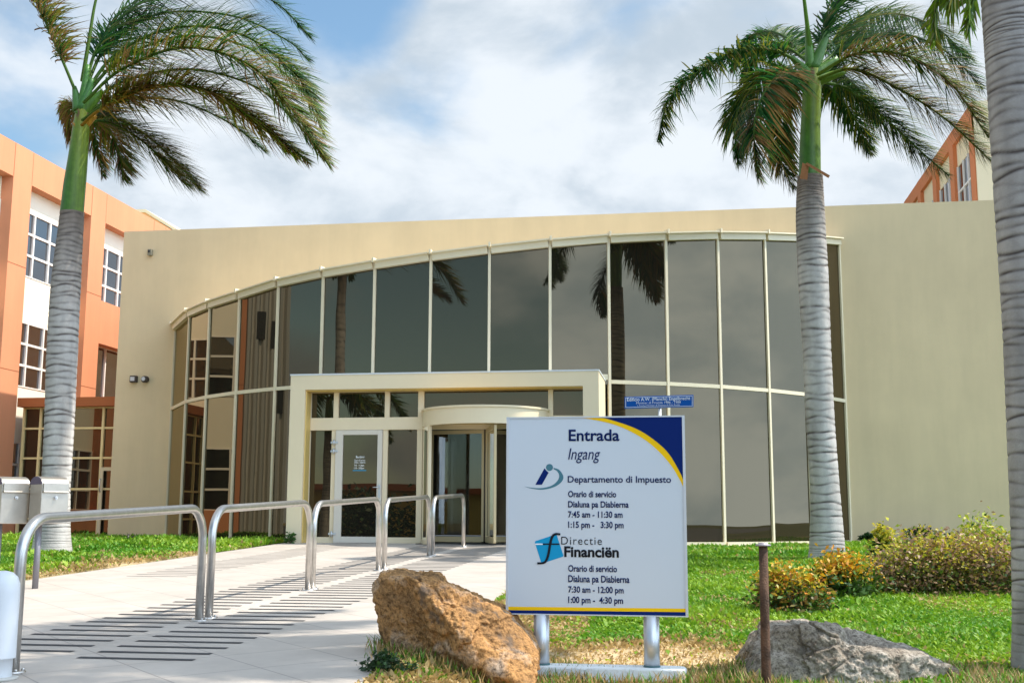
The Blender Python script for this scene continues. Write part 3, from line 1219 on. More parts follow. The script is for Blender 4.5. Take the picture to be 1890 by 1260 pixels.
mb.box(XRW + .61, XRW + 16, 40.0, 55, .3, ZF - .01)
mb.build('body', M['cream'], far)


# ------------------------------------------------------------------ palms
def catmull(pts, n):
    P_ = [Vector(p) for p in pts]
    P_ = [P_[0] * 2 - P_[1]] + P_ + [P_[-1] * 2 - P_[-2]]
    segs = len(P_) - 3
    res = []
    for j in range(n):
        u = j / (n - 1) * segs
        i = min(int(u), segs - 1)
        t = u - i
        a, b_, c_, d_ = P_[i:i + 4]
        res.append(.5 * ((2 * b_) + (c_ - a) * t + (2 * a - 5 * b_ + 4 * c_ - d_) * t * t + (3 * b_ - a - 3 * c_ + d_) * t ** 3))
    return res


GREEN = ((.018, .080, .014), (.060, .180, .020))
DEEP = ((.008, .052, .016), (.022, .115, .028))
OLIVE = ((.085, .130, .014), (.27, .27, .028))
BROWN = ((.15, .080, .030), (.34, .205, .07))
LIME = ((.10, .22, .012), (.24, .38, .02))


def frond(palm, pts, leaf=.62, n=110, wide=1.0, cols=(GREEN,), wind=(.38, 0, -.05), droop=.26, seed=0, bare=.12, rcol=(.10, .19, .03), rr=.026,
          start=0.0, brown_tip=.25):
    r_ = np.random.default_rng(seed + 100)
    n = int(n * 2.55)
    c = catmull(pts, 40)
    ca = np.array([tuple(p) for p in c])
    seglen = np.linalg.norm(np.diff(ca, axis=0), axis=1)
    sl = np.concatenate([[0], np.cumsum(seglen)])
    tot = sl[-1]
    V, F_, C_ = [], [], []
    up = np.array([0, 0, 1.0])
    wv = np.array(wind, float)
    for side in (-1, 1):
        u = np.sort(r_.uniform(max(bare, start), .995, n))
        s = u * tot
        p = np.stack([np.interp(s, sl, ca[:, k]) for k in range(3)], 1)
        p2 = np.stack([np.interp(np.minimum(s + .05 * tot, tot), sl, ca[:, k]) for k in range(3)], 1)
        p1 = np.stack([np.interp(np.maximum(s - .05 * tot, 0), sl, ca[:, k]) for k in range(3)], 1)
        T = p2 - p1
        T /= np.linalg.norm(T, axis=1)[:, None] + 1e-9
        Sd = np.cross(T, up)
        ns = np.linalg.norm(Sd, axis=1)[:, None]
        Sd = np.where(ns > .15, Sd / np.maximum(ns, 1e-6), np.array([0, -1.0, 0]))
        U = np.cross(Sd, T)
        a = (.62 + .40 * u)[:, None] + r_.normal(0, .14, (n, 1))
        b_ = .85 - .15 * u[:, None] + r_.normal(0, .1, (n, 1))
        v_ = r_.normal(.20, .45, (n, 1))
        d0 = T * a + Sd * side * b_ + U * v_
        d0 /= np.linalg.norm(d0, axis=1)[:, None]
        ln = leaf * 1.16 * np.clip(np.sin(np.pi * (u * .84 + .13)) ** .7, .24, 1) * r_.uniform(.65, 1.15, n)
        bend = wv + np.array([0, 0, -droop])
        bend = bend[None] * r_.uniform(.6, 1.3, (n, 1))
        w0 = (.0085 + .0085 * r_.random(n)) * wide
        pw = np.cross(d0, U + .5 * Sd)
        pw /= np.linalg.norm(pw, axis=1)[:, None] + 1e-9
        rows = []
        for f, wf in ((0, .55), (.3, 1), (.65, .8), (1, .05)):
            q = p + d0 * (ln * f * (1 - .12 * f))[:, None] + bend * (ln * f * f * .75)[:, None]
            rows.append((q - pw * (w0 * wf)[:, None], q + pw * (w0 * wf)[:, None]))
        vv = np.stack([x for rw in rows for x in rw], 1)           # n,8,3
        o = sum(len(x) for x in V)
        V.append(vv.reshape(-1, 3))
        idx = o + np.arange(n)[:, None] * 8
        for k in range(3):
            F_.append(np.concatenate([idx + 2 * k, idx + 2 * k + 1, idx + 2 * k + 3, idx + 2 * k + 2], 1))
        pick = r_.integers(0, len(cols), n)
        t = r_.random((n, 1))
        lo = np.array([cols[k][0] for k in pick])
        hi = np.array([cols[k][1] for k in pick])
        cc = lo + (hi - lo) * t
        cc8 = np.repeat(cc[:, None], 8, 1)
        bt = (r_.random(n) < brown_tip)[:, None, None]
        tipc = np.array([.20, .12, .05])
        wgt = np.array([0, 0, 0, 0, .45, .45, 1, 1])[None, :, None]
        cc8 = np.where(bt, cc8 * (1 - wgt) + tipc * wgt, cc8)
        C_.append(cc8.reshape(-1, 3))
    # rachis
    mb_ = MB()
    mb_.tube(c, [rr * (1 - .85 * (i / 39)) ** .8 + .004 for i in range(40)], 6)
    o = sum(len(x) for x in V)
    V.append(np.array(mb_.v))
    q = np.array([f for f in mb_.f if len(f) == 4])
    F_.append(q + o)
    C_.append(np.tile(np.array(rcol), (len(mb_.v), 1)))
    return np_mesh('frond', np.concatenate(V), np.concatenate(F_), np.concatenate(C_), M['leaf'], palm, smooth=False)


def trunk_mesh(palm, axis, radii, ringh, seed, seg=28, dark=.30, base=(.445, .415, .385), rows=620):
    """ringed palm trunk along axis points"""
    r_ = np.random.default_rng(seed)
    c = np.array([tuple(p) for p in catmull(axis, rows)])
    rad = np.interp(np.linspace(0, 1, rows), np.linspace(0, 1, len(radii)), radii)
    tot = np.linalg.norm(np.diff(c, axis=0), axis=1).sum()
    h = np.linspace(0, tot, rows)
    # ring positions
    rings, z = [], .12
    while z < tot:
        rings.append(z)
        fr = z / tot
        z += ringh * r_.uniform(.7, 1.35) * (1.15 - .55 * fr)
    rings = np.array(rings)
    th = np.linspace(0, 2 * math.pi, seg, endpoint=False)
    wob = .012 * np.sin(th * 2 + r_.uniform(0, 6, (len(rings), 1))) + .009 * np.sin(th * 3 + r_.uniform(0, 6, (len(rings), 1)))
    rz = rings[:, None] + wob                                         # rings x seg
    st = r_.uniform(.40, 1.15, (len(rings), 1)) * (0.80 + .25 * np.sin(th * 1 + r_.uniform(0, 6, (len(rings), 1))) + .25 * np.sin(th * 5 + r_.uniform(0, 6, (len(rings), 1))))
    amt = np.zeros((rows, seg))
    for k in range(len(rings)):
        w_ = max(ringh * .15, .010)
        amt = np.maximum(amt, np.exp(-((h[:, None] - rz[k]) / w_) ** 2) * np.clip(st[k], 0, 1))
    fade = np.clip((h - .15) / 1.0, .25, 1)[:, None]
    amt *= fade
    rr = rad[:, None] * (1 - .035 * amt + .012 * np.sin(th * 3 + h[:, None] * 1.1))
    V = np.stack([c[:, 0, None] + rr * np.cos(th), c[:, 1, None] + rr * np.sin(th), np.repeat(c[:, 2, None], seg, 1)], -1).reshape(-1, 3)
    i = np.arange(rows * seg).reshape(rows, seg)
    j = np.roll(i, -1, 1)
    f = np.stack([i[:-1], j[:-1], j[1:], i[1:]], -1).reshape(-1, 4)
    g = np.array(base)
    dk = np.array([.075, .06, .055])
    up_ = np.clip((h / tot - .72) / .28, 0, 1)[:, None, None]           # younger, browner wood towards the crown
    bc = g[None, None] * (1 - up_ * np.array([.58, .64, .68]))
    blot = fbm(np.repeat(th[None] * 1.6, rows, 0), np.repeat(h[:, None], seg, 1) * 1.4, 1.6, seed)
    streak = (1 + .10 * np.sin(th * 7 + 1.3) * np.sin(th * 3 + h[:, None] * .8) + .16 * blot)[..., None]
    cc = bc * streak * (1 - amt[..., None]) + dk * amt[..., None]
    return np_mesh('trunk', V, f, cc.reshape(-1, 3), M['trunk'], palm, smooth=True)


def shaft_mesh(palm, axis, radii, yellow=True, seed=0):
    rows, seg = 60, 24
    c = np.array([tuple(p) for p in catmull(axis, rows)])
    rad = np.interp(np.linspace(0, 1, rows), np.linspace(0, 1, len(radii)), radii)
    th = np.linspace(0, 2 * math.pi, seg, endpoint=False)
    V = np.stack([c[:, 0, None] + rad[:, None] * np.cos(th), c[:, 1, None] + rad[:, None] * np.sin(th), np.repeat(c[:, 2, None], seg, 1)], -1).reshape(-1, 3)
    i = np.arange(rows * seg).reshape(rows, seg)
    j = np.roll(i, -1, 1)
    f = np.stack([i[:-1], j[:-1], j[1:], i[1:]], -1).reshape(-1, 4)
    t = np.linspace(0, 1, rows)[:, None, None]
    g0, g1 = np.array([.055, .16, .02]), np.array([.26, .30, .02])
    st = (.5 + .5 * np.sin(th * 2 + 2.6 + t[..., 0] * .6))[..., None]
    cc = g0 + (g1 - g0) * np.clip(t ** 2 * .75 + st * .38 - .08, 0, 1)
    scar = np.clip(np.sin(th * 4 + 9 * t[..., 0]) * 3 - 1.2, 0, 1)[..., None] * np.clip((t - .8) * 8, 0, 1)
    cc = cc * (1 - scar) + np.array([.16, .08, .04]) * scar
    return np_mesh('crownshaft', V, f, cc.reshape(-1, 3), M['shaft'], palm, smooth=True)


def stalks(palm, lst, D):
    """sheathing leaf bases at the top of the shaft"""
    for (a, b_, r0, r1, col) in lst:
        m_ = MB()
        p0, p1 = at_D(*a, D), at_D(*b_, D)
        mid = (p0 + p1) / 2
        m_.tube(catmull([p0, mid, p1], 8), [r0 + (r1 - r0) * k / 7 for k in range(8)], 10, col=[col] * 8)
        m_.build('leaf_base', M['shaft'], palm)


def fr(palm, D, pts, **kw):
    """frond through photo points; third number = metres behind (+) or before (-) the trunk"""
    return frond(palm, [at_D(p[0], p[1], D + p[2]) for p in pts], **kw)


# left palm
bl = at_y(95, 1021, 17.33)
DL = -bl.x * math.sin(YAW) + bl.y * math.cos(YAW)
palmL = thing('palm_tree', 'tall palm on the left lawn, its fronds blown to the right before the orange wing', 'palm tree', bl, 'royal palms before the offices')
mpx = DL / FPX
trunk_mesh(palmL, [at_D(95, 1030, DL), at_D(97, 980, DL), at_D(103, 900, DL), at_D(110, 780, DL), at_D(115, 650, DL), at_D(122, 520, DL), at_D(133, 392, DL)],
           [r_ * mpx for r_ in (37, 31, 25.5, 26.5, 28, 27, 22)], .098, 3)
shaft_mesh(palmL, [at_D(132.5, 394, DL), at_D(138, 340, DL), at_D(144, 290, DL), at_D(149, 240, DL), at_D(153, 205, DL)],
           [q * mpx for q in (21.5, 20.5, 18, 15.5, 13)])
stalks(palmL, [((143, 238), (176, 212), .13, .05, (.42, .21, .015)), ((147, 215), (190, 168), .12, .045, (.09, .20, .02)),
               ((150, 205), (170, 145), .12, .04, (.05, .16, .03)), ((146, 205), (137, 160), .11, .035, (.07, .18, .04)),
               ((152, 200), (162, 120), .10, .035, (.07, .19, .03))], DL)
GB = (GREEN, DEEP)
fr(palmL, DL, [(143, 178, 0), (118, 118, -.1), (88, 50, -.2), (56, -20, -.3), (30, -90, -.4)], seed=1, cols=(OLIVE, BROWN, GREEN), wind=(.8, 0, -.1), leaf=.55, n=120, bare=.22)
fr(palmL, DL, [(152, 150, .1), (165, 70, .2), (180, -10, .3), (215, -90, .4)], seed=2, cols=GB, wind=(.8, 0, 0), leaf=.34, bare=.70, rr=.034)
fr(palmL, DL, [(155, 165, .1), (185, 80, .5), (260, 5, 1.0), (380, -35, 1.4), (500, 0, 1.6), (575, 70, 1.6)], seed=3, cols=GB, leaf=.68, n=150)
fr(palmL, DL, [(156, 165, .3), (205, 75, .9), (300, 25, 1.7), (430, 30, 2.2), (530, 75, 2.4), (570, 112, 2.4)], seed=4, cols=(DEEP, GREEN, DEEP), leaf=.72, n=160)
fr(palmL, DL, [(155, 175, 0), (215, 100, .2), (320, 52, .3), (440, 62, .2), (540, 130, .0), (590, 215, -.1)], seed=5, cols=(GREEN, OLIVE, DEEP), leaf=.70, n=160)
fr(palmL, DL, [(154, 190, -.2), (225, 128, -.6), (340, 88, -1.0), (460, 120, -1.3), (545, 210, -1.5), (606, 302, -1.6)], seed=6, cols=(GREEN, OLIVE, BROWN), leaf=.70, n=170)
fr(palmL, DL, [(153, 200, .2), (230, 150, .8), (350, 128, 1.2), (470, 160, 1.4), (550, 230, 1.5), (598, 290, 1.5)], seed=7, cols=(DEEP, GREEN, OLIVE), leaf=.70, n=160)
fr(palmL, DL, [(150, 232, -.1), (185, 203, -.4), (270, 165, -.8), (370, 165, -1.1), (470, 225, -1.3), (545, 290, -1.4)], seed=8, cols=(BROWN, OLIVE, ((.24, .15, .02), (.42, .25, .03))), leaf=.66, n=170, rcol=(.35, .2, .02))
fr(palmL, DL, [(154, 205, .3), (220, 185, 1.0), (320, 185, 1.6), (420, 225, 1.9), (490, 280, 2.0)], seed=9, cols=(GREEN, DEEP, OLIVE), leaf=.62, n=140)
fr(palmL, DL, [(152, 215, .3), (205, 215, .9), (270, 250, 1.3), (325, 300, 1.5), (368, 348, 1.6)], seed=10, cols=(GREEN, BROWN, OLIVE), leaf=.62, n=150, wind=(.6, 0, -.2))
fr(palmL, DL, [(150, 215, .4), (180, 215, 1.2), (205, 245, 1.9), (222, 290, 2.2), (228, 335, 2.3)], seed=11, cols=(BROWN, OLIVE, GREEN), leaf=.55, n=140, wind=(.5, 0, -.2))
fr(palmL, DL, [(148, 205, .3), (135, 190, 1.3), (128, 200, 2.2), (130, 240, 2.9), (140, 300, 3.1)], seed=12, cols=(BROWN, OLIVE, BROWN), leaf=.42, n=130, wind=(.35, 0, -.2))
fr(palmL, DL, [(148, 205, .3), (150, 200, 1.2), (165, 220, 2.2), (180, 270, 2.8), (190, 325, 3.0)], seed=13, cols=(BROWN, GREEN), leaf=.5, n=130, wind=(.4, 0, -.2))

fr(palmL, DL, [(154, 182, .1), (220, 112, .6), (330, 68, .9), (450, 85, 1.0), (550, 160, 1.0), (598, 245, 1.0)], seed=14, cols=(LIME, GREEN, OLIVE), leaf=.66, n=120)
fr(palmL, DL, [(152, 222, -.1), (200, 190, -.5), (290, 158, -.9), (390, 170, -1.2), (490, 235, -1.4), (570, 300, -1.5)], seed=15, cols=(OLIVE, LIME, BROWN), leaf=.62, n=120)
fr(palmL, DL, [(150, 228, .2), (195, 225, .5), (255, 255, .8), (305, 300, .9), (345, 340, 1.0)], seed=16, cols=(OLIVE, BROWN, GREEN), leaf=.6, n=110, wind=(.6, 0, -.2))

# right palm
br_ = at_y(1526, 1037, 19.0)
DRR = -br_.x * math.sin(YAW) + br_.y * math.cos(YAW)
mpx = DRR / FPX
palmR = thing('palm_tree', 'tall palm standing before the right end of the dark glass wall', 'palm tree', br_, 'royal palms before the offices')
trunk_mesh(palmR, [at_D(1526, 1042, DRR), at_D(1526, 1000, DRR), at_D(1522, 900, DRR), at_D(1514, 780, DRR), at_D(1508, 650, DRR), at_D(1501, 510, DRR), at_D(1496, 400, DRR), at_D(1495, 326, DRR)],
           [q * mpx for q in (35, 31.5, 26.5, 26, 26, 28.5, 27.5, 24)], .105, 5)
shaft_mesh(palmR, [at_D(1494.5, 328, DRR), at_D(1495, 280, DRR), at_D(1496, 230, DRR), at_D(1499, 170, DRR), at_D(1501, 130, DRR)],
           [q * mpx for q in (21, 20, 18.5, 18, 14)], seed=2)
stalks(palmR, [((1493, 150), (1452, 134), .12, .04, (.10, .22, .02)), ((1495, 140), (1460, 105), .11, .04, (.07, .18, .02)),
               ((1505, 150), (1560, 132), .12, .045, (.12, .22, .02)), ((1504, 140), (1545, 108), .13, .045, (.07, .17, .02)),
               ((1500, 130), (1528, 60), .12, .045, (.06, .16, .02)), ((1497, 130), (1490, 50), .10, .04, (.09, .21, .03))], DRR)
m_ = MB()                                            # torn dry sheath at the foot of the shaft
q0 = at_D(1478, 330, DRR - .42)
m_.add([at_D(1476, 330, DRR - .38), at_D(1490, 332, DRR - .44), at_D(1493, 306, DRR - .42), at_D(1481, 300, DRR - .42)], [(0, 1, 2, 3)])
m_.add([at_D(1486, 303, DRR - .42), at_D(1490, 300, DRR - .43), at_D(1532, 324, DRR - .6), at_D(1529, 329, DRR - .6)], [(0, 1, 2, 3)])
m_.build('dry_sheath', mat('dry_sheath', (.30, .13, .05), .9), palmR)
WR = (.30, 0, -.15)
fr(palmR, DRR, [(1488, 128, 0), (1440, 97, -.2), (1375, 92, -.4), (1295, 128, -.7), (1235, 185, -.9), (1213, 262, -1.0)], seed=21, cols=(GREEN, DEEP, OLIVE), wind=(.30, 0, -.2), leaf=.55, n=150)
fr(palmR, DRR, [(1490, 145, .1), (1445, 128, .5), (1395, 155, .9), (1358, 215, 1.2), (1362, 300, 1.3)], seed=22, cols=(DEEP, GREEN, OLIVE), wind=(.2, 0, -.2), leaf=.60, n=150)
fr(palmR, DRR, [(1490, 150, -.1), (1455, 138, -.7), (1415, 165, -1.2), (1392, 235, -1.5), (1400, 330, -1.6)], seed=23, cols=(DEEP, GREEN, BROWN), wind=(.25, 0, -.2), leaf=.60, n=150)
fr(palmR, DRR, [(1494, 155, .4), (1465, 165, 1.3), (1440, 215, 1.9), (1440, 290, 2.2), (1465, 350, 2.3)], seed=24, cols=(BROWN, OLIVE, DEEP), wind=(.2, 0, -.2), leaf=.55, n=150)
fr(palmR, DRR, [(1494, 120, .4), (1465, 80, 1.2), (1425, 60, 2.0), (1385, 75, 2.6), (1350, 130, 3.0)], seed=25, cols=(DEEP, GREEN), wind=(.3, 0, -.1), leaf=.52, n=140)
fr(palmR, DRR, [(1493, 115, .3), (1455, 90, .9), (1420, 85, 1.4), (1385, 115, 1.7), (1370, 175, 1.8)], seed=26, cols=(GREEN, LIME, DEEP), wind=(.3, 0, -.1), leaf=.45, n=120)
fr(palmR, DRR, [(1497, 110, 0), (1489, 40, -.1), (1480, -30, -.2), (1465, -110, -.3)], seed=27, cols=(GREEN, LIME), wind=(.3, 0, 0), leaf=.32, bare=.68, rr=.04, rcol=(.12, .24, .03))
fr(palmR, DRR, [(1503, 110, 0), (1530, 40, .1), (1565, -20, .2), (1620, -90, .3)], seed=28, cols=(DEEP, GREEN), wind=(.35, 0, 0), leaf=.6, rr=.036)
fr(palmR, DRR, [(1505, 120, .4), (1560, 55, 1.3), (1640, 25, 2.2), (1725, 50, 2.8), (1790, 110, 3.2)], seed=29, cols=(DEEP, GREEN, OLIVE), wind=WR, leaf=.68, n=160)
fr(palmR, DRR, [(1506, 125, .2), (1575, 78, .8), (1660, 62, 1.2), (1745, 95, 1.5), (1815, 165, 1.6)], seed=30, cols=(DEEP, GREEN), wind=WR, leaf=.68, n=160)
fr(palmR, DRR, [(1508, 138, -.2), (1580, 100, -.7), (1670, 102, -1.1), (1755, 155, -1.4), (1825, 255, -1.5)], seed=31, cols=(OLIVE, BROWN, GREEN), wind=WR, leaf=.68, n=170, rcol=(.15, .22, .03))
fr(palmR, DRR, [(1508, 146, -.1), (1575, 128, -.3), (1660, 165, -.5), (1745, 220, -.6), (1832, 300, -.7)], seed=32, cols=(OLIVE, BROWN, DEEP), wind=WR, leaf=.62, n=170, rcol=(.15, .22, .03))
fr(palmR, DRR, [(1508, 150, .2), (1565, 165, .5), (1635, 220, .7), (1700, 280, .8), (1752, 325, .8)], seed=33, cols=(DEEP, OLIVE, GREEN), wind=(.3, 0, -.25), leaf=.55, n=160)
fr(palmR, DRR, [(1505, 155, .4), (1535, 165, 1.1), (1568, 205, 1.6), (1590, 245, 1.9), (1606, 285, 2.0)], seed=34, cols=(DEEP, GREEN, OLIVE), wind=(.2, 0, -.2), leaf=.5, n=130)
fr(palmR, DRR, [(1505, 150, .4), (1530, 130, 1.5), (1570, 150, 2.5), (1600, 190, 3.1), (1620, 230, 3.3)], seed=35, cols=(DEEP, GREEN), wind=(.2, 0, -.2), leaf=.5, n=130)

# near palm at the right edge; its crown is above the picture and shades the ramp
DN = 8.0
bn = at_D(1926, 1262, DN)
mpx = DN / FPX
palmN = thing('palm_tree', 'near palm cut off by the right edge, only its thick grey trunk in full view', 'palm tree', (bn.x, bn.y, float(gz(bn.x, bn.y))), 'royal palms before the offices')
axisN = [at_D(1928, 1275, DN), at_D(1927, 1150, DN), at_D(1924, 1000, DN), at_D(1917, 800, DN), at_D(1909, 600, DN), at_D(1895, 380, DN), at_D(1878, 130, DN), at_D(1868, 0, DN)]
d_ = (axisN[-1] - axisN[-3]).normalized()
axisN += [axisN[-1] + d_ * 1.5, axisN[-1] + d_ * 3.4]
trunk_mesh(palmN, axisN, [q * mpx for q in (56, 54, 54, 55.5, 56, 57, 57, 57, 54, 48)], .088, 9, seg=40, rows=900, base=(.385, .355, .335))
tp = axisN[-1]
shaft_mesh(palmN, [tp, tp + Vector((-.02, 0, .5)), tp + Vector((-.03, 0, 1.0)), tp + Vector((-.03, 0, 1.5))], [.175, .17, .14, .11], seed=4)
ct = tp + Vector((-.03, 0, 1.35))
for k in range(13):
    az = k * 2 * math.pi / 13 + .2
    el = random.uniform(-.1, .9)
    ln_ = random.uniform(2.5, 3.1) * (1 - .35 * max(0, math.cos(az)))
    dirh = Vector((math.cos(az), math.sin(az), 0))
    if dirh.y < -.3 and el < .3:
        el = .45
    p0 = ct
    p1 = ct + dirh * ln_ * .3 + Vector((-.0, 0, ln_ * .36 * (.3 + el)))
    p2 = ct + dirh * ln_ * .68 + Vector((0, 0, ln_ * .30 * (el - .1)))
    p3 = ct + dirh * ln_ * .95 + Vector((0, 0, ln_ * (.30 * el - .45)))
    frond(palmN, [p0, p1, p2, p3], seed=50 + k, cols=(GREEN, DEEP, OLIVE), wind=(.2, 0, -.1), leaf=.6, n=120)
hang = [ct, ct + Vector((-.25, -.2, .35)), at_D(1772, -120, DN + .2), at_D(1732, -10, DN + .3), at_D(1724, 84, DN + .35)]
frond(palmN, hang, seed=71, cols=(LIME, LIME, OLIVE), wind=(.12, 0, -.1), leaf=.50, n=120, bare=.3)
hang = [ct, ct + Vector((-.1, .3, .25)), at_D(1835, -140, DN + .9), at_D(1800, -30, DN + 1.1), at_D(1788, 62, DN + 1.15)]
frond(palmN, hang, seed=72, cols=(LIME, GREEN, LIME), wind=(.12, 0, -.1), leaf=.50, n=120, bare=.3)


# ------------------------------------------------------------------ hoop rails
rails = [(6.41, 9.0, 'nearest steel hoop rail, beside the white bollard'), (9.19, 11.69, 'second steel hoop rail from the bollard on the ramp'),
         (11.82, 14.42, 'middle of the five steel hoop rails up the ramp'), (14.71, 17.3, 'fourth steel hoop rail, next to last before the revolving door'),
         (17.55, 20.0, 'last steel hoop rail, right before the revolving door')]
for y0, y1, lab in rails:
    xr_ = -3.9
    z0, z1 = gpath(y0), gpath(y1)
    t = thing('hoop_rail', lab, 'rail', (xr_, (y0 + y1) / 2, (z0 + z1) / 2), 'hoop rails along the ramp')
    hgt, rc_ = .885, .24
    pts = [Vector((xr_, y0, z0 + .002)), Vector((xr_, y0, z0 + hgt - rc_))]
    for k in range(1, 9):
        a = k / 9 * math.pi / 2
        pts.append(Vector((xr_, y0 + rc_ * (1 - math.cos(a)), z0 + hgt - rc_ + rc_ * math.sin(a))))
    pts += [Vector((xr_, y0 + rc_, z0 + hgt)), Vector((xr_, y1 - rc_, z1 + hgt))]
    for k in range(1, 9):
        a = k / 9 * math.pi / 2
        pts.append(Vector((xr_, y1 - rc_ + rc_ * math.sin(a), z1 + hgt - rc_ + rc_ * math.cos(a))))
    pts += [Vector((xr_, y1, z1 + hgt - rc_)), Vector((xr_, y1, z1 + .002))]
    mb = MB()
    mb.tube(pts, .0335, 18)
    mb.build('tube', M['steel'], t)
    for yy, zz in ((y0, z0), (y1, z1)):
        mb = MB()
        mb.lathe([(.070, -.004), (.070, .009), (.040, .012)], (xr_, yy, zz), 20)
        fl = mb.build('base_flange', M['steel'], t)
        mb = MB()
        for a in (45, 135, 225, 315):
            mb.lathe([(.010, .008), (.010, .022), (.006, .025)], (xr_ + .054 * math.cos(R(a)), yy + .054 * math.sin(R(a)), zz), 8)
        mb.build('bolts', M['steel'], fl)

# ------------------------------------------------------------------ white bollard
bp_ = at_D(-6, 1228, 6.7)
zb_ = gpath(bp_.y)
boll = thing('bollard', 'white round topped bollard on the paving at the lower left edge', 'bollard', (bp_.x, bp_.y, zb_))
mb = MB()
hh = at_D(0, 1052, 6.7).z - zb_
mb.lathe([(.080, .0), (.082, .02), (.082, .11), (.097, .115), (.097, .12), (.097, hh - .12), (.094, hh - .075), (.080, hh - .036), (.054, hh - .012), (.02, hh - .002)], (bp_.x, bp_.y, zb_), 32)
mb.build('post', M['white'], boll)
mb = MB()
mb.lathe([(.118, 0), (.118, .012), (.10, .016)], (bp_.x, bp_.y, zb_ - .001), 32)
mb.build('foot', M['kerb'], boll)


# ------------------------------------------------------------------ letter boxes
def letter_box(px_edge, lab, D=12.4, post_px=48):
    g0 = at_D(post_px, 1060, D)
    zg = float(gz(g0.x, g0.y))
    t = thing('letter_box', lab, 'letter box', (g0.x, g0.y, zg), 'steel letter boxes on the left lawn')
    e = at_D(px_edge, 966, D - .12)                   # lower end of the near vertical edge
    a = YAW + R(50)
    fx = Vector((math.cos(a), math.sin(a), 0))         # along the front, away to the right
    fn = Vector((math.sin(a), -math.cos(a), 0))       # front normal
    fx = Vector((math.cos(YAW + R(47)), math.sin(YAW + R(47)), 0))
    fl = Vector((-math.cos(YAW - R(40)), -math.sin(YAW - R(40)), 0))   # along the end panel, away to the left
    fl = fx.cross(Vector((0, 0, 1))) * -1
    fl = Vector((-fx.y, fx.x, 0))
    wdt, dep, zlo, zsh = .30, .275, e.z, at_D(px_edge, 893, D - .12).z
    arch = .085
    mb = MB()
    prof = [(0, zlo), (dep, zlo), (dep, zsh)]
    for k in range(1, 12):
        an = k / 12 * math.pi
        prof.append((dep / 2 + dep / 2 * math.cos(an), zsh + arch * math.sin(an)))
    prof.append((0, zsh))
    poly = [Vector((e.x, e.y, 0)) + fl * u + Vector((0, 0, z)) for u, z in prof]
    mb.prism(poly, fx * wdt)
    mb.build('body', M['steel_box'], t, bevel=.006)
    mb = MB()                                         # dark arched end cap
    capp = [Vector((e.x, e.y, 0)) - fx * .004 + fl * u + Vector((0, 0, z)) for u, z in prof[2:]]
    mb.prism(capp, fx * .003)
    mb.build('end_cap', mat('dark_cap', (.07, .05, .09), .5), t)
    fo = -fl
    mb = MB()
    c = Vector((e.x, e.y, zsh - .03)) + fx * wdt / 2 + fo * .012
    mb.obox(c, fx, Vector((0, 0, 1)), fo, wdt / 2 - .012, .045, .008)
    mb.obox(c + Vector((0, 0, -.05)) + fo * .006, fx, Vector((0, 0, 1)), fo, wdt / 2 - .012, .007, .012)
    mb.build('flap', M['steel_box'], t, bevel=.003)
    mb = MB()
    lc = Vector((e.x, e.y, zsh - .14)) + fx * (wdt * .52)
    mb.tube([lc, lc + fo * .02], .018, 12)
    mb.tube([lc + fo * .02, lc + fo * .035], .009, 8)
    mb.build('lock', M['alu'], t)
    mb = MB()
    pt = Vector((e.x, e.y, 0)) + fl * (dep * .5) + fx * .06
    mb.tube([(pt.x, pt.y, zg - .05), (pt.x, pt.y, zlo + .02)], .032, 14)
    mb.build('post', mat('post_grey', (.22, .21, .23), .5, .5), t)
    return t


letter_box(73, 'steel letter box with dark arched end cap, on a grey post beside the left palm')
letter_box(-1, 'steel letter box cut off by the left edge, beside the other letter box', post_px=-24)

# ------------------------------------------------------------------ flood light on the lawn
c = at_y(222, 1003, 20.6)
zg = float(gz(c.x, c.y))
t = thing('flood_light', 'black flood light lying low on the grass before the beige wall', 'flood light', (c.x, c.y, zg))
mb = MB()
A = at_y(205, 999, 20.6); B = at_y(243, 989, 20.6); B2 = at_y(242, 994, 20.6); A2 = at_y(211, 1004, 20.6)
mb.prism([A, B, B2, A2], (0, .28, .03))
mb.build('lamp_head', M['black'], t, bevel=.008)
mb = MB()
p = at_y(234, 999, 20.7)
mb.tube([(p.x, p.y, zg - .02), (p.x, p.y + .06, zg + .16)], .022, 8)
mb.box(p.x - .09, p.x + .09, p.y, p.y + .12, zg - .02, zg + .02)
mb.build('bracket', M['black'], t)


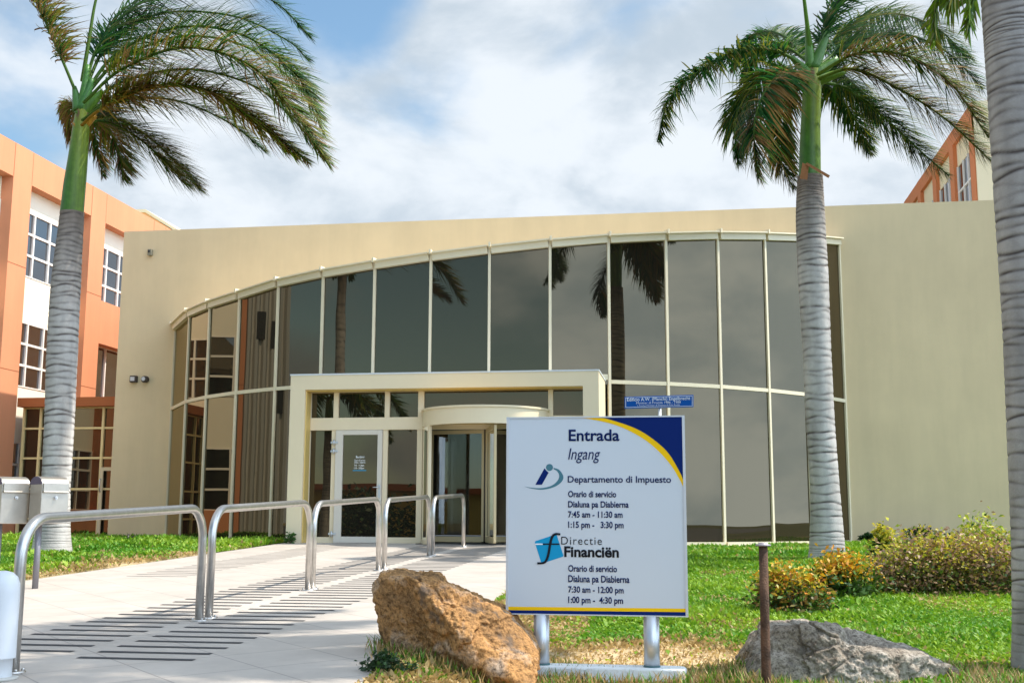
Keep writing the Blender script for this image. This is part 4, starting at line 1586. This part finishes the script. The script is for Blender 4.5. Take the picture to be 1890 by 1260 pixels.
# ------------------------------------------------------------------ lettering
def lettering(body, box, y, m, parent, bold=0.0, shear=0.0, depth=.0015, name='lettering', slope=0.0, spacing=1.0):
    """words fitted to a photo box (x0, top of capitals, x1, baseline) on the plane of this y"""
    cu = bpy.data.curves.new('lettering', 'FONT')
    cu.body = body
    cu.size = 1
    cu.offset = bold
    cu.shear = shear
    cu.extrude = 0
    cu.resolution_u = 6
    cu.space_character = spacing
    o = bpy.data.objects.new('lettering_curve', cu)
    COL.objects.link(o)
    dg = bpy.context.evaluated_depsgraph_get()
    dg.update()
    me = bpy.data.meshes.new_from_object(o.evaluated_get(dg))
    bpy.data.objects.remove(o)
    bpy.data.curves.remove(cu)
    v = np.array([tuple(q.co) for q in me.vertices])
    cu2 = bpy.data.curves.new('cap', 'FONT')
    cu2.body = 'E'
    cu2.size = 1
    o2 = bpy.data.objects.new('cap', cu2)
    COL.objects.link(o2)
    dg = bpy.context.evaluated_depsgraph_get()
    dg.update()
    m2 = bpy.data.meshes.new_from_object(o2.evaluated_get(dg))
    cap = max(q.co.y for q in m2.vertices)
    bpy.data.objects.remove(o2)
    bpy.data.curves.remove(cu2)
    bpy.data.meshes.remove(m2)
    x0, z1_, x1, z0_ = at_y(box[0], box[3], y), at_y(box[0], box[1], y), at_y(box[2], box[3], y), None
    sx = (x1.x - x0.x) / (v[:, 0].max() - v[:, 0].min())
    sz = (z1_.z - x0.z) / cap * 1.06
    nv = np.stack([x0.x + (v[:, 0] - v[:, 0].min()) * sx, np.full(len(v), y), x0.z + v[:, 1] * sz], 1)
    nv[:, 2] += (nv[:, 0] - x0.x) * slope
    for q, c_ in zip(me.vertices, nv):
        q.co = c_
    me.name = name
    me.materials.clear()
    me.materials.append(m)
    o = link(name, me, parent)
    sol = o.modifiers.new('thick', 'SOLIDIFY')
    sol.thickness = depth
    sol.offset = 0
    return o


# ------------------------------------------------------------------ entrance sign
SY = 7.70
sg = thing('entrance_sign', 'white entrance board with navy corner and opening hours on two grey posts', 'sign', (-.62, SY + .05, .1))


def sp(px, py, y=SY):
    return at_y(px, py, y)


TLc, TRc, BRc, BLc = sp(937, 770), sp(1262.5, 768), sp(1268, 1138), sp(935, 1131)
x0, x1, z0, z1 = (TLc.x + BLc.x) / 2, (TRc.x + BRc.x) / 2, (BLc.z + BRc.z) / 2, (TLc.z + TRc.z) / 2
mb = MB()
mb.box(x0, x1, SY, SY + .07, z0, z1)
mb.build('panel', M['signface'], sg, bevel=.006)
mb = MB()
e_ = .011
for q in ((x0 - .006, x0 + e_, z0 - .004, z1 + .004), (x1 - e_, x1 + .006, z0 - .004, z1 + .004)):
    mb.box(q[0], q[1], SY - .006, SY + .076, q[2], q[3])
for q in ((x0 + e_, x1 - e_, z1 - .006, z1 + .0035), (x0 + e_, x1 - e_, z0 - .0035, z0 + .004)):
    mb.box(q[0], q[1], SY - .0055, SY + .0755, q[2], q[3])
mb.build('edge_frame', mat('frame_grey', (.62, .64, .67), .4, .2), sg)


def flat(name, pts, m, lay, parent=sg):
    p_ = MB()
    y_ = SY - .0012 * lay
    poly = [Vector((min(max(sp(*q).x, x0 + e_), x1 - e_), y_, min(max(sp(*q).z, z0 + .004), z1 - .006))) for q in pts]
    p_.prism(poly, (0, .0009, 0))
    return p_.build(name, m, parent)


def smooth2(pts, n=28):
    return [(v[0], v[1]) for v in catmull([(a, b_, 0) for a, b_ in pts], n)]


up_e = smooth2([(1097, 767), (1132, 775.7), (1175.7, 791.4), (1210.7, 814), (1236.8, 840), (1262, 884)])
lo_e = smooth2([(1046.5, 768.2), (1088.4, 773), (1132, 782.7), (1167, 797.5), (1202, 820), (1236.8, 856), (1262, 898)])
flat('yellow_arc', [(1046, 766)] + lo_e + [(1264, 884)] + up_e[::-1], M['yellow'], 1)
flat('blue_corner', up_e + [(1264, 884), (1264, 766)], M['navy'], 2)
flat('yellow_stripe', [(930, 1118.5), (1275, 1122.5), (1275, 1130), (930, 1126)], M['yellow'], 1)
flat('navy_stripe', [(930, 1125), (1275, 1129), (1275, 1145), (930, 1145)], M['navy'], 2)
TN = M['text_navy']
SL = -.004
for body, box, bold, shear, mm, sp_ in (
        ('Entrada', (1049.7, 794, 1143.4, 812.9), .020, 0, TN, 1), ('Ingang', (1048.6, 828, 1108, 847.3), .0, .25, TN, 1),
        ('Departamento di Impuesto', (1047.9, 878.7, 1238.6, 889.6), .012, 0, TN, 1),
        ('Orario di servicio', (1048.6, 906.3, 1137.3, 916.5), .020, 0, TN, 1), ('Dialuna pa Diabierna', (1048.6, 925, 1160.4, 935.3), .020, 0, TN, 1),
        ('7:45 am - 11:30 am', (1048.6, 943.7, 1149.2, 954), .020, 0, TN, 1), ('1:15 pm -   3:30 pm', (1048.8, 962.6, 1151, 973), .020, 0, TN, 1),
        ('Directie', (1036, 990.4, 1110.9, 1004), -.006, 0, M['ink'], 1.15), ('Financi\u00ebn', (1041.5, 1009, 1142.3, 1026.3), .03, 0, M['ink'], 1),
        ('Orario di servicio', (1048.8, 1043, 1138.8, 1053.6), .020, 0, TN, 1), ('Dialuna pa Diabierna', (1048.8, 1061.6, 1161.9, 1073), .020, 0, TN, 1),
        ('7:30 am - 12:00 pm', (1048.8, 1081.9, 1151.1, 1092.3), .020, 0, TN, 1), ('1:00 pm -  4:30 pm', (1048.8, 1100.8, 1150.1, 1111.5), .020, 0, TN, 1)):
    lettering(body, box, SY - .002, mm, sg, bold, shear, slope=SL, spacing=sp_)


def z2(a, b_):
    return (940 + a / 5.727, 760 + b_ / 5.727)


def z3(a, b_):
    return (940 + a / 4.845, 880 + b_ / 4.845)


emb = flat('department_emblem', [z2(275, 768), z2(345, 768), z2(416, 640), z2(396, 622), z2(372, 594)], M['navy'], 1)
flat('emblem_dot', [z2(425 + 37 * math.cos(k / 24 * 6.2832), 585 + 37 * math.sin(k / 24 * 6.2832)) for k in range(24)], M['teal'], 1, emb)
so_ = smooth2([z2(468, 588), z2(530, 612), z2(572, 682), z2(548, 742), z2(470, 793), z2(350, 819), z2(240, 808), z2(160, 787)], 40)
si_ = smooth2([z2(162, 786), z2(240, 799), z2(350, 802), z2(450, 775), z2(512, 722), z2(527, 668), z2(505, 625), z2(470, 603)], 40)
flat('emblem_swoosh', so_ + si_, M['teal'], 1, emb)
emb = flat('finance_emblem', [z3(228, 580), z3(236, 570), z3(415, 511), z3(424, 516), z3(485, 700), z3(480, 710), z3(300, 769), z3(285, 765)], M['cyan'], 1)
flat('emblem_line', [z3(232, 593), z3(300, 593), z3(300, 604), z3(235, 604)], M['text_white'], 2, emb)
mb = MB()
yy = SY - .004
fp = smooth2([z3(458, 512), z3(432, 507), z3(400, 514), z3(378, 548), z3(364, 610), z3(350, 690), z3(328, 750), z3(296, 768), z3(250, 769)], 40)
wds = np.interp(np.linspace(0, 1, 40), [0, .1, .3, .5, .7, .9, 1], [9, 9, 11, 11, 11, 9, 9])
for k in range(39):
    a_, b_ = sp(*fp[k]), sp(*fp[k + 1])
    d_ = (b_ - a_); d_.y = 0; d_.normalize()
    nrm = Vector((-d_.z, 0, d_.x))
    h0, h1 = wds[k] / 4.845 * .0036, wds[k + 1] / 4.845 * .0036
    q = [a_ - nrm * h0, b_ - nrm * h1, b_ + nrm * h1, a_ + nrm * h0]
    mb.add([(v.x, yy - .0003, v.z) for v in q], [(0, 1, 2, 3)])
q = [sp(*z3(300, 592)), sp(*z3(450, 592)), sp(*z3(450, 604)), sp(*z3(300, 604))]
mb.add([(v.x, yy, v.z) for v in q], [(0, 1, 2, 3)])
mb.build('emblem_letter', M['ink'], emb)
for p0, p1 in ((985, 1014), (1187.5, 1217)):
    a_, b_ = sp(p0, 1150, SY + .036).x, sp(p1, 1150, SY + .036).x
    mb = MB()
    mb.tube([((a_ + b_) / 2, SY + .036, .07), ((a_ + b_) / 2, SY + .036, z0)], (b_ - a_) / 2, 28)
    po = mb.build('post', M['alu'], sg)
    mb = MB()
    zt_ = sp(1000, 1226).z
    mb.lathe([((b_ - a_) / 2 + .004, 0), ((b_ - a_) / 2 + .004, .03), ((b_ - a_) / 2 + .001, .034)], ((a_ + b_) / 2, SY + .036, zt_ - .025), 28)
    mb.build('collar', mat('teal_collar', (.05, .12, .13), .6), po)
fa, fb_ = sp(950, 1240).x, sp(1268, 1240).x
mb = MB()
zt_ = sp(1100, 1229).z
poly = [Vector((fa, SY - .06, 0)), Vector((fb_ - .05, SY - .06, 0)), Vector((fb_ - .01, SY - .03, 0)), Vector((fb_, SY + .03, 0)), Vector((fb_ - .01, SY + .11, 0)), Vector((fb_ - .05, SY + .14, 0)), Vector((fa, SY + .14, 0))]
mb.prism([p + Vector((0, 0, -.02)) for p in poly], (0, 0, zt_ + .02))
mb.build('footing', M['concrete'], sg, bevel=.012)

# ------------------------------------------------------------------ blue name plate
NY = 12.7
npl = thing('name_plate', 'blue building name plate on a thin white post behind the entrance board', 'sign', (at_y(1217, 760, NY).x, NY, .2))
cs = [at_y(*q, NY) for q in ((1152.7, 753.8), (1279.8, 750.8), (1279.8, 728.2), (1152.7, 732))]
mb = MB()
mb.prism([Vector(q) for q in cs], (0, .012, 0))
mb.build('plate', M['blueplate'], npl, bevel=.003)
mb = MB()


def inset(f):
    c_ = sum(cs, Vector()) / 4
    return [Vector((c_.x + (q.x - c_.x) * (1 - f * .18), NY - .002, c_.z + (q.z - c_.z) * (1 - f))) for q in cs]


o_, i_ = inset(.16), inset(.22)
for k in range(4):
    mb.add([o_[k], o_[(k + 1) % 4], i_[(k + 1) % 4], i_[k]], [(0, 1, 2, 3)])
mb.build('border_line', M['text_white'], npl)
sl = (cs[1].z - cs[0].z) / (cs[1].x - cs[0].x)
lettering('Edificio A.W. (Manchi) Engelbrecht', (1157.5, 734.6, 1274, 740.2), NY - .003, M['text_white'], npl, .0, slope=sl)
lettering('Minister di Finanza 1986 - 1988', (1174.5, 741.8, 1256.5, 745.4), NY - .003, M['text_white'], npl, -.006, slope=sl)
lettering('1 Prome Minister di Finanza di Pais Aruba', (1176.5, 746.8, 1255, 749.6), NY - .003, M['text_white'], npl, -.012, slope=sl)
mb = MB()
px_ = at_y(1217.5, 760, NY).x
mb.tube([(px_, NY + .04, .1), (px_, NY + .04, cs[0].z + .06)], .018, 12)
mb.build('post', M['white'], npl)
mb = MB()
mb.box(px_ - .03, px_ + .03, NY + .0125, NY + .06, cs[0].z + .02, cs[0].z + .10)
mb.build('clamp', M['alu'], npl)

# words on the glass door
for body, box in (('Bonbini', (657, 841, 672, 845)), ('Orario di servicio', (654, 847.5, 674, 850.5)), ('Dialuna - Diabierna', (654, 851.5, 674, 854.5)),
                  ('7:45 - 11:30am', (653.5, 857, 672, 860)), ('1:15 - 3:30pm', (653.5, 862, 672, 865))):
    lettering(body, box, GY - .002, M['text_white'], door, .01)
mb = MB()
a_, b_ = at_y(651, 868.5, GY - .003), at_y(676, 867, GY - .003)
mb.box(a_.x, b_.x, GY - .003, GY - .0015, a_.z, b_.z)
mb.build('sticker', M['cyan'], door)


# ------------------------------------------------------------------ rocks
def rock(name, label, mm, D, outline, facets, depth, seed, sub=7, rough=.02):
    """convex blank cut by planes through the outline edges and by facet planes, then weathered"""
    pts = [at_D(px, py, D) for px, py in outline]
    ex = Vector((math.cos(YAW), math.sin(YAW), 0))
    ey = Vector((-math.sin(YAW), math.cos(YAW), 0))
    c = sum(pts, Vector()) / len(pts)
    q = [((p - c).dot(ex), (p - c).z) for p in pts]
    pl = []
    area = sum(q[i][0] * q[(i + 1) % len(q)][1] - q[(i + 1) % len(q)][0] * q[i][1] for i in range(len(q)))
    sg_ = 1 if area > 0 else -1
    for i in range(len(q)):
        (xa, za), (xb, zb2) = q[i], q[(i + 1) % len(q)]
        nx, nz = (zb2 - za) * sg_, -(xb - xa) * sg_
        l_ = math.hypot(nx, nz)
        if l_ < 1e-6:
            continue
        nx, nz = nx / l_, nz / l_
        pl.append((Vector((nx, .0, nz)), nx * xa + nz * za))
    for (nx, ny, nz, px, py, dd) in facets:
        nn = Vector((nx, ny, nz)).normalized()
        p = at_D(px, py, D) - c
        loc = Vector((p.dot(ex), dd, p.z))
        pl.append((nn, nn.dot(loc)))
    pl.append((Vector((0, 1, .25)).normalized(), depth))
    pl.append((Vector((0, -1, 0)), depth))
    bm_ = bmesh.new()
    bmesh.ops.create_icosphere(bm_, subdivisions=sub, radius=1)
    for v in bm_.verts:
        d = v.co.normalized()
        k = 38.0
        inv = [max(n_.dot(d) / h_, 1e-4) for n_, h_ in pl]
        s_ = sum(x ** k for x in inv) ** (1 / k)
        r_ = 1 / s_
        p = d * r_
        so3 = Vector((seed * 7.1, 3.3, 1.7))
        nz1 = mnoise.fractal(p * 2.6 + so3, 1.0, 2.0, 4)
        # broken facets: cells pushed in or out, cracks along their borders
        dd, pp = mnoise.voronoi(p * 5.2 + so3 + Vector((nz1, -nz1, nz1)) * .35)
        cell = mnoise.cell(pp[0] * 9.7)
        nz2 = mnoise.fractal(p * 13 + so3, .8, 2.1, 5)
        crack = max(0, .10 - (dd[1] - dd[0])) / .10
        p += d * (nz1 * rough * 1.3 + nz2 * rough * .75 + (cell - .5) * rough * .9 * (1 - crack) - crack * rough * .7)
        v.co = c + ex * p.x + ey * p.y + Vector((0, 0, p.z))
    me = bpy.data.meshes.new(name)
    bm_.to_mesh(me)
    bm_.free()
    me.materials.append(mm)
    for p in me.polygons:
        p.use_smooth = True
    o = link(name, me)
    return tag(o, label, 'rock')


MR1 = rock_material('ochre_rock', (.28, .165, .08), (.58, .31, .12), (.62, .47, .35), (.17, .13, .10))
MR2 = rock_material('grey_rock', (.25, .20, .15), (.45, .395, .33), (.56, .51, .45), (.17, .145, .12))
rock('rock', 'large ochre orange rock beside the left post of the entrance board', MR1, 7.55,
     [(683, 1120), (685, 1083), (695, 1057), (735, 1048), (800, 1066), (882, 1099), (950, 1136), (986, 1184), (992, 1236), (966, 1258), (800, 1258), (728, 1230), (697, 1184)],
     [(-.62, -.72, -.28, 735, 1075, -.12), (.42, -.62, .66, 800, 1106, -.32), (-.15, -.93, .1, 850, 1190, -.36), (-.3, -.5, -.7, 800, 1225, -.2)], .42, 1, rough=.030)
rock('rock', 'pale grey rock behind the rusty pole at the lower right', MR2, 7.85,
     [(1368, 1275), (1380, 1235), (1402, 1190), (1428, 1150), (1460, 1146), (1515, 1150), (1590, 1166), (1650, 1184), (1725, 1213), (1788, 1247), (1812, 1280), (1700, 1300), (1450, 1300)],
     [(-.30, -.85, .38, 1500, 1165, -.15), (.34, -.80, .15, 1640, 1215, -.26), (.2, -.3, .9, 1600, 1172, -.06), (-.75, -.5, .4, 1420, 1180, -.1)], .45, 2, rough=.032)

# ------------------------------------------------------------------ rusty pole
pb_, ptp = at_D(1415, 1275, 7.35), at_D(1408.5, 1006, 7.35)
t = thing('iron_pole', 'rusty brown iron pole with flat cap in front of the grey rock', 'pole', (pb_.x, pb_.y, float(gz(pb_.x, pb_.y)) - .02))
mb = MB()
mb.tube([pb_ + Vector((0, 0, -.2)), pb_, (pb_ + ptp) / 2, ptp], [.030, .030, .0285, .0275], 20)
mb.build('shaft', M['rust'], t)
mb = MB()
mb.lathe([(.046, -.004), (.048, .0), (.048, .006), (.030, .008), (.029, .018), (.0, .018)], tuple(ptp), 22)
mb.build('cap', mat('weathered_cap', (.36, .33, .36), .6, .4, var=.3, vscale=30), t)


# ------------------------------------------------------------------ shrubs
def shrub(name, label, cat, centre, size, n, leaf, palette, seed, stems=24, group=None, top=None, open_=.35, droop=0.0):
    """leaf clumps spread through an uneven crown, carried on thin stems; palette/top = leaf colours low down / at the shoots"""
    r_ = np.random.default_rng(seed)
    cx, cy, cz = centre
    sx, sy, sz = size
    t = thing(name, label, cat, (cx, cy, cz), group)
    ncl = max(14, n // 26)
    # clump centres in an uneven dome
    a = r_.uniform(0, 2 * math.pi, ncl)
    u = r_.random(ncl) ** .45
    hz = r_.random(ncl)
    rad = u * np.sqrt(np.clip(1 - (hz * .95) ** 2.2, .05, 1)) * (1 + .22 * np.sin(a * 3 + seed) + .14 * np.sin(a * 7 + 2 * seed))
    C0 = np.stack([rad * np.cos(a) * sx, rad * np.sin(a) * sy, (.10 + hz * .88 * (1 + .12 * np.sin(a * 2 + seed))) * sz], 1)
    k = r_.integers(0, ncl, n)
    spread = np.array([sx, sy, sz * .8]) * .17
    p = C0[k] + r_.normal(0, 1, (n, 3)) * spread
    p[:, 2] = np.maximum(p[:, 2], .01)
    az = r_.uniform(0, 2 * math.pi, n)
    el = r_.uniform(-.3 - droop, 1.1 - droop, n)
    d = np.stack([np.cos(az) * np.cos(el), np.sin(az) * np.cos(el), np.sin(el)], 1)
    rv = r_.normal(0, 1, (n, 3))
    w = np.cross(d, rv)
    w /= np.linalg.norm(w, axis=1)[:, None]
    ln = leaf * r_.uniform(.6, 1.35, n)
    wd = ln * r_.uniform(.18, .30, n)
    base = np.array([cx, cy, cz])
    q = np.stack([p, p + d * (ln * .55)[:, None] + w * wd[:, None], p + d * ln[:, None] - np.array([0, 0, .12]) * ln[:, None], p + d * (ln * .55)[:, None] - w * wd[:, None]], 1) + base
    hh = p[:, 2] / sz
    pal = np.array(palette)
    col = pal[r_.integers(0, len(pal), n)] * r_.uniform(.7, 1.25, (n, 1))
    if top is not None:
        tp_ = np.array(top)
        ct_ = tp_[(k + r_.integers(0, 2, n)) % len(tp_)] * r_.uniform(.8, 1.2, (n, 1))
        m_ = (r_.random(n) < np.clip((hh - .38) * 2.0, 0, .9))[:, None]
        col = np.where(m_, ct_, col)
    np_mesh('foliage', q.reshape(-1, 3), np.arange(n * 4).reshape(-1, 4), np.repeat(col, 4, 0), M['bush'], t)
    if stems:
        mb_ = MB()
        for j in range(stems):
            e = C0[r_.integers(0, ncl)]
            b0 = Vector((cx + e[0] * .25, cy + e[1] * .25, cz - .03))
            e_ = Vector((cx + e[0] * 1.05, cy + e[1] * 1.05, cz + e[2] * 1.06))
            mid = (b0 + e_) / 2 + Vector((r_.normal() * .03, r_.normal() * .03, .03))
            mb_.tube([b0, mid, e_], [.007, .005, .0025], 4, caps=False)
        mb_.build('stems', M['twig'], t)
    return t


def gpos(px, py, it=3):
    y = 12.0
    for _ in range(30):
        p = at_y(px, py, y)
        z = float(gz(p.x, p.y))
        d = ray(px, py)
        s_ = (z - CZ) / d.z
        y = .5 * y + .5 * (CAM + d * s_).y
    return (at_y(px, py, y).x, y, float(gz(at_y(px, py, y).x, y)))


GRN = [(.05, .12, .012), (.08, .17, .015), (.035, .085, .012)]
CROT = [(.66, .36, .02), (.64, .46, .03), (.58, .20, .015), (.46, .42, .03), (.22, .28, .02)]
YEL = [(.66, .52, .03), (.58, .50, .04), (.50, .48, .05)]
p = gpos(1462, 1138)
shrub('croton_bush', 'twiggy orange and yellow croton bush just behind the rusty pole', 'bush', (p[0], p[1] + .3, p[2]), (.36, .30, .40), 3000, .055, GRN + [(.16, .13, .03), (.30, .16, .03)], 31, 60, 'croton bushes on the right lawn', CROT)
p = gpos(1558, 1112)
shrub('croton_bush', 'fuller croton bush with orange tops and dark green base, before the palm on the lawn', 'bush', (p[0], p[1] + .3, p[2]), (.36, .30, .43), 3000, .060, GRN, 32, 40, 'croton bushes on the right lawn', [(.66, .36, .02), (.64, .26, .015), (.64, .46, .03), (.30, .34, .02)])
p = gpos(1640, 1042)
shrub('yellow_plant', 'bright yellow leaved plant at the left end of the twiggy hedge', 'plant', (p[0] - .02, p[1] + .25, p[2]), (.20, .18, .50), 1100, .085, GRN + [(.2, .22, .02)], 33, 12, None, YEL)
TW = [(.26, .15, .07), (.32, .19, .10), (.10, .13, .02), (.06, .12, .015), (.26, .22, .03)]
p = gpos(1760, 1106)
shrub('twiggy_hedge', 'wide half bare twiggy hedge with yellow shoots beside the near palm', 'hedge', (p[0] + .10, p[1] + .55, p[2]), (.95, .5, .60), 14000, .052, TW, 34, 220, None, [(.40, .24, .14), (.58, .48, .04), (.36, .21, .13), (.50, .46, .04), (.28, .34, .02)])
p = gpos(1850, 1090)
shrub('leafy_bush', 'taller bush with lime shoots between the twiggy hedge and the near palm', 'bush', (p[0] - .05, p[1] + .5, p[2]), (.42, .36, .70), 3400, .060, GRN + TW, 35, 30, None, [(.38, .44, .03), (.56, .50, .05), (.26, .36, .02)])
for px_, py_, s_, lab, sd_ in ((1702, 1008, .20, 'dark green shrub at the foot of the beige wall above the hedge', 41), (1607, 1008, .13, 'small dark weed at the foot of the beige wall right of the palm', 42),
                              (1745, 1010, .15, 'low olive weed against the beige wall, rightmost above the hedge', 43)):
    p = gpos(px_, py_)
    c = at_y(px_, py_, 26.3)
    zg = float(gz(c.x, 26.3))
    shrub('wall_shrub', lab, 'shrub', (c.x, 26.3, zg), (s_ * 1.9, s_, s_ * 1.6), 500, .09, [(.02, .06, .012), (.03, .09, .015), (.05, .11, .02)], sd_, 6, 'weeds along the beige wall')
c = at_y(535, 1002, 20.9)
shrub('weed', 'little green weed at the foot of the portal left jamb', 'plant', (c.x, 20.86, gpath(20.8)), (.12, .07, .16), 160, .06, [(.04, .11, .02), (.06, .15, .02)], 44, 5)
p = gpos(715, 1238)
shrub('weed', 'dark green weed with a yellow flower at the left foot of the ochre rock', 'plant', (p[0] + .02, p[1] - .02, p[2]), (.17, .10, .085), 520, .035, [(.03, .07, .02), (.045, .10, .025), (.02, .05, .015)], 45, 10)
p = gpos(690, 1225)
c = at_y(1530, 1030, 18.75)
shrub('wall_shrub', 'green seedlings round the foot of the palm before the glass wall', 'shrub', (c.x + .10, 18.62, float(gz(c.x, 18.6))), (.30, .12, .16), 420, .06, GRN, 46, 6)


# ------------------------------------------------------------------ what the glass mirrors: the street side behind the photographer
def simple_palm(x, y, h, label, seed, r=.2):
    z = float(gz(x, y))
    t = thing('palm_tree', label, 'palm tree', (x, y, z), 'palms across the street')
    a = [Vector((x, y, z - .1)), Vector((x + .05, y, z + h * .35)), Vector((x + .1, y, z + h * .7)), Vector((x + .08, y, z + h))]
    trunk_mesh(t, a, [r * 1.3, r, r * .95, r * .85], .12, seed, seg=16, rows=160)
    tp_ = a[-1]
    shaft_mesh(t, [tp_, tp_ + Vector((0, 0, .45)), tp_ + Vector((0, 0, .9)), tp_ + Vector((0, 0, 1.3))], [r * .85, r * .8, r * .7, r * .5], seed=seed)
    c_ = tp_ + Vector((0, 0, 1.15))
    r_ = np.random.default_rng(seed)
    for k in range(12):
        az = k * 2 * math.pi / 12 + r_.uniform(-.2, .2)
        el, ln_ = r_.uniform(-.1, .9), r_.uniform(2.6, 3.4)
        dh = Vector((math.cos(az), math.sin(az), 0))
        frond(t, [c_, c_ + dh * ln_ * .3 + Vector((0, 0, ln_ * .36 * (.3 + el))), c_ + dh * ln_ * .68 + Vector((.1, 0, ln_ * .30 * (el - .1))),
                  c_ + dh * ln_ * .95 + Vector((.2, 0, ln_ * (.30 * el - .45)))], seed=seed * 20 + k, cols=(GREEN, DEEP, OLIVE), wind=(.3, 0, -.1), leaf=.6, n=60, wide=1.7)


simple_palm(-12.6, 3.4, 3.9, 'small palm mirrored in the transom panes left of the glass door', 201, .19)
simple_palm(-22.7, 7.2, 10.5, 'tall palm whose trunk is mirrored above the entrance portal', 202, .22)
simple_palm(4.5, -9.0, 5.2, 'palm across the street mirrored in the panes right of the entrance', 203, .2)
yb = thing('low_building', 'low yellow building with brown roof edge mirrored in the entrance panes', 'building', (-18, -30, 0))
mb = MB()
mb.box(-40, -9, -42, -30, -.1, 2.9)
mb.build('wall', mat('yellow_render', (.62, .42, .10), .9), yb)
mb = MB()
mb.box(-40.6, -8.4, -42.6, -29.4, 2.9, 3.3)
mb.build('roof', M['rust_orange'], yb)
b2 = thing('brick_building', 'brown building mirrored low in the panes beside the palm', 'building', (26, -14, 0))
mb = MB()
mb.box(20, 34, -22, -12, -.1, 4.6)
mb.build('wall', mat('brown_render', (.16, .08, .045), .9, var=.1), b2)
mb = MB()
mb.box(19.5, 34.5, -22.5, -11.5, 4.6, 4.9)
mb.build('roof', M['rust'], b2)
for k, (x, y, sx, sz) in enumerate(((-15, -9, 2.2, 2.0), (-10.5, -10, 2.4, 2.9), (-6.5, -11, 2.0, 3.6), (-2.0, -12, 2.3, 2.8), (3.0, -13, 2.4, 2.6), (9.0, -12, 2.6, 2.2), (15, -9, 2.6, 2.4))):
    shrub('street_shrub', ['broad dark shrub mirrored at the far left of the door panes', 'dark shrub mirrored in the pane left of the glass door', 'tallest dark shrub mirrored in the glass door', 'dark shrub mirrored in the pane right of the glass door',
                           'dark shrub mirrored in the revolving door', 'low dark shrub mirrored right of the entrance board', 'low dark shrub mirrored beside the palm on the lawn'][k], 'shrub', (x, y, -.12), (sx, 1.3, sz), 2600, .30, [(.03, .075, .015), (.05, .10, .02), (.02, .05, .012)], 60 + k, 10, 'shrubs across the street')


def car(x, y, label, paint):
    t = thing('parked_car', label, 'car', (x, y, -.085), 'cars parked along the street')
    prof = [(-2.1, .30), (-2.12, .62), (-2.0, .80), (-1.35, .90), (-.75, 1.38), (-.1, 1.47), (.75, 1.40), (1.45, .96), (2.0, .90), (2.12, .62), (2.08, .30)]
    mb = MB()
    ring = []
    for (yo, sc, ins) in ((-.86, 1, .0), (-.80, 1, .03), (.80, 1, .03), (.86, 1, .0)):
        pass
    n = len(prof)
    rows_ = []
    for yo in (-.86, -.62, 0, .62, .86):
        rr_ = []
        for px, pz in prof:
            tuck = .18 * max(0, (pz - .9) / .5)
            yy_ = yo * (1 - tuck)
            rr_.append((x + px, y + yy_, -.085 + pz - (.05 if abs(yo) > .8 else 0) * (pz > .85)))
        rows_.append(rr_)
    vs2 = [p for rr_ in rows_ for p in rr_]
    fs = [(i * n + k, i * n + k + 1, (i + 1) * n + k + 1, (i + 1) * n + k) for i in range(4) for k in range(n - 1)]
    fs += [tuple(range(n)), tuple(range(5 * n - 1, 4 * n - 1, -1))] + [(i * n, (i + 1) * n, (i + 1) * n + n - 1, i * n + n - 1) for i in range(4)]
    mb.add(vs2, fs)
    mb.build('body', paint, t, bevel=.03)
    for sy in (-1, 1):
        mb = MB()
        yw = y + sy * .80
        mb.prism([(x - 1.15, yw, .84), (x + 1.25, yw, .86), (x + .70, yw - sy * .10, 1.23), (x - .05, yw - sy * .12, 1.29), (x - .65, yw - sy * .10, 1.20)], (0, sy * .03, 0))
        mb.build('side_window', M['glass'], t)
        for xo in (-1.3, 1.3):
            w_ = MB()
            w_.tube([(x + xo, y + sy * .70, .23), (x + xo, y + sy * .885, .23)], .315, 22)
            wo = w_.build('wheel', M['black'], t)
            w_ = MB()
            w_.tube([(x + xo, y + sy * .886, .23), (x + xo, y + sy * .895, .23)], .20, 18)
            w_.build('rim', M['alu'], wo)
    for sx_, q in ((-1, ((-1.42, .92), (-.80, 1.33))), (1, ((1.50, .96), (.82, 1.36)))):
        mb = MB()
        (xa, za), (xb2, zb3) = q
        mb.prism([(x + xa, y - .66, za - .08), (x + xa, y + .66, za - .08), (x + xb2, y + .58, zb3 - .08), (x + xb2, y - .58, zb3 - .08)], (sx_ * .03, 0, .02))
        mb.build('windscreen', M['glass'], t)


car(-4.6, -5.5, 'white car parked across the street, mirrored in the glass door', M['white'])
car(2.0, -5.2, 'silver car parked across the street, mirrored in the revolving door', M['alu'])
lp = thing('street_lamp', 'tall thin street lamp mirrored right of the entrance board', 'street lamp', (14.0, -2.0, -.1))
mb = MB()
mb.tube([(14, -2, -.1), (14, -2, 5), (14, -2, 9.0)], [.09, .075, .055], 12)
mb.build('pole', M['darkmetal'], lp)
mb = MB()
mb.lathe([(.05, 0), (.32, .08), (.34, .18), (.1, .3)], (14, -2, 9.0), 16)
mb.build('lamp_head', M['alu'], lp)
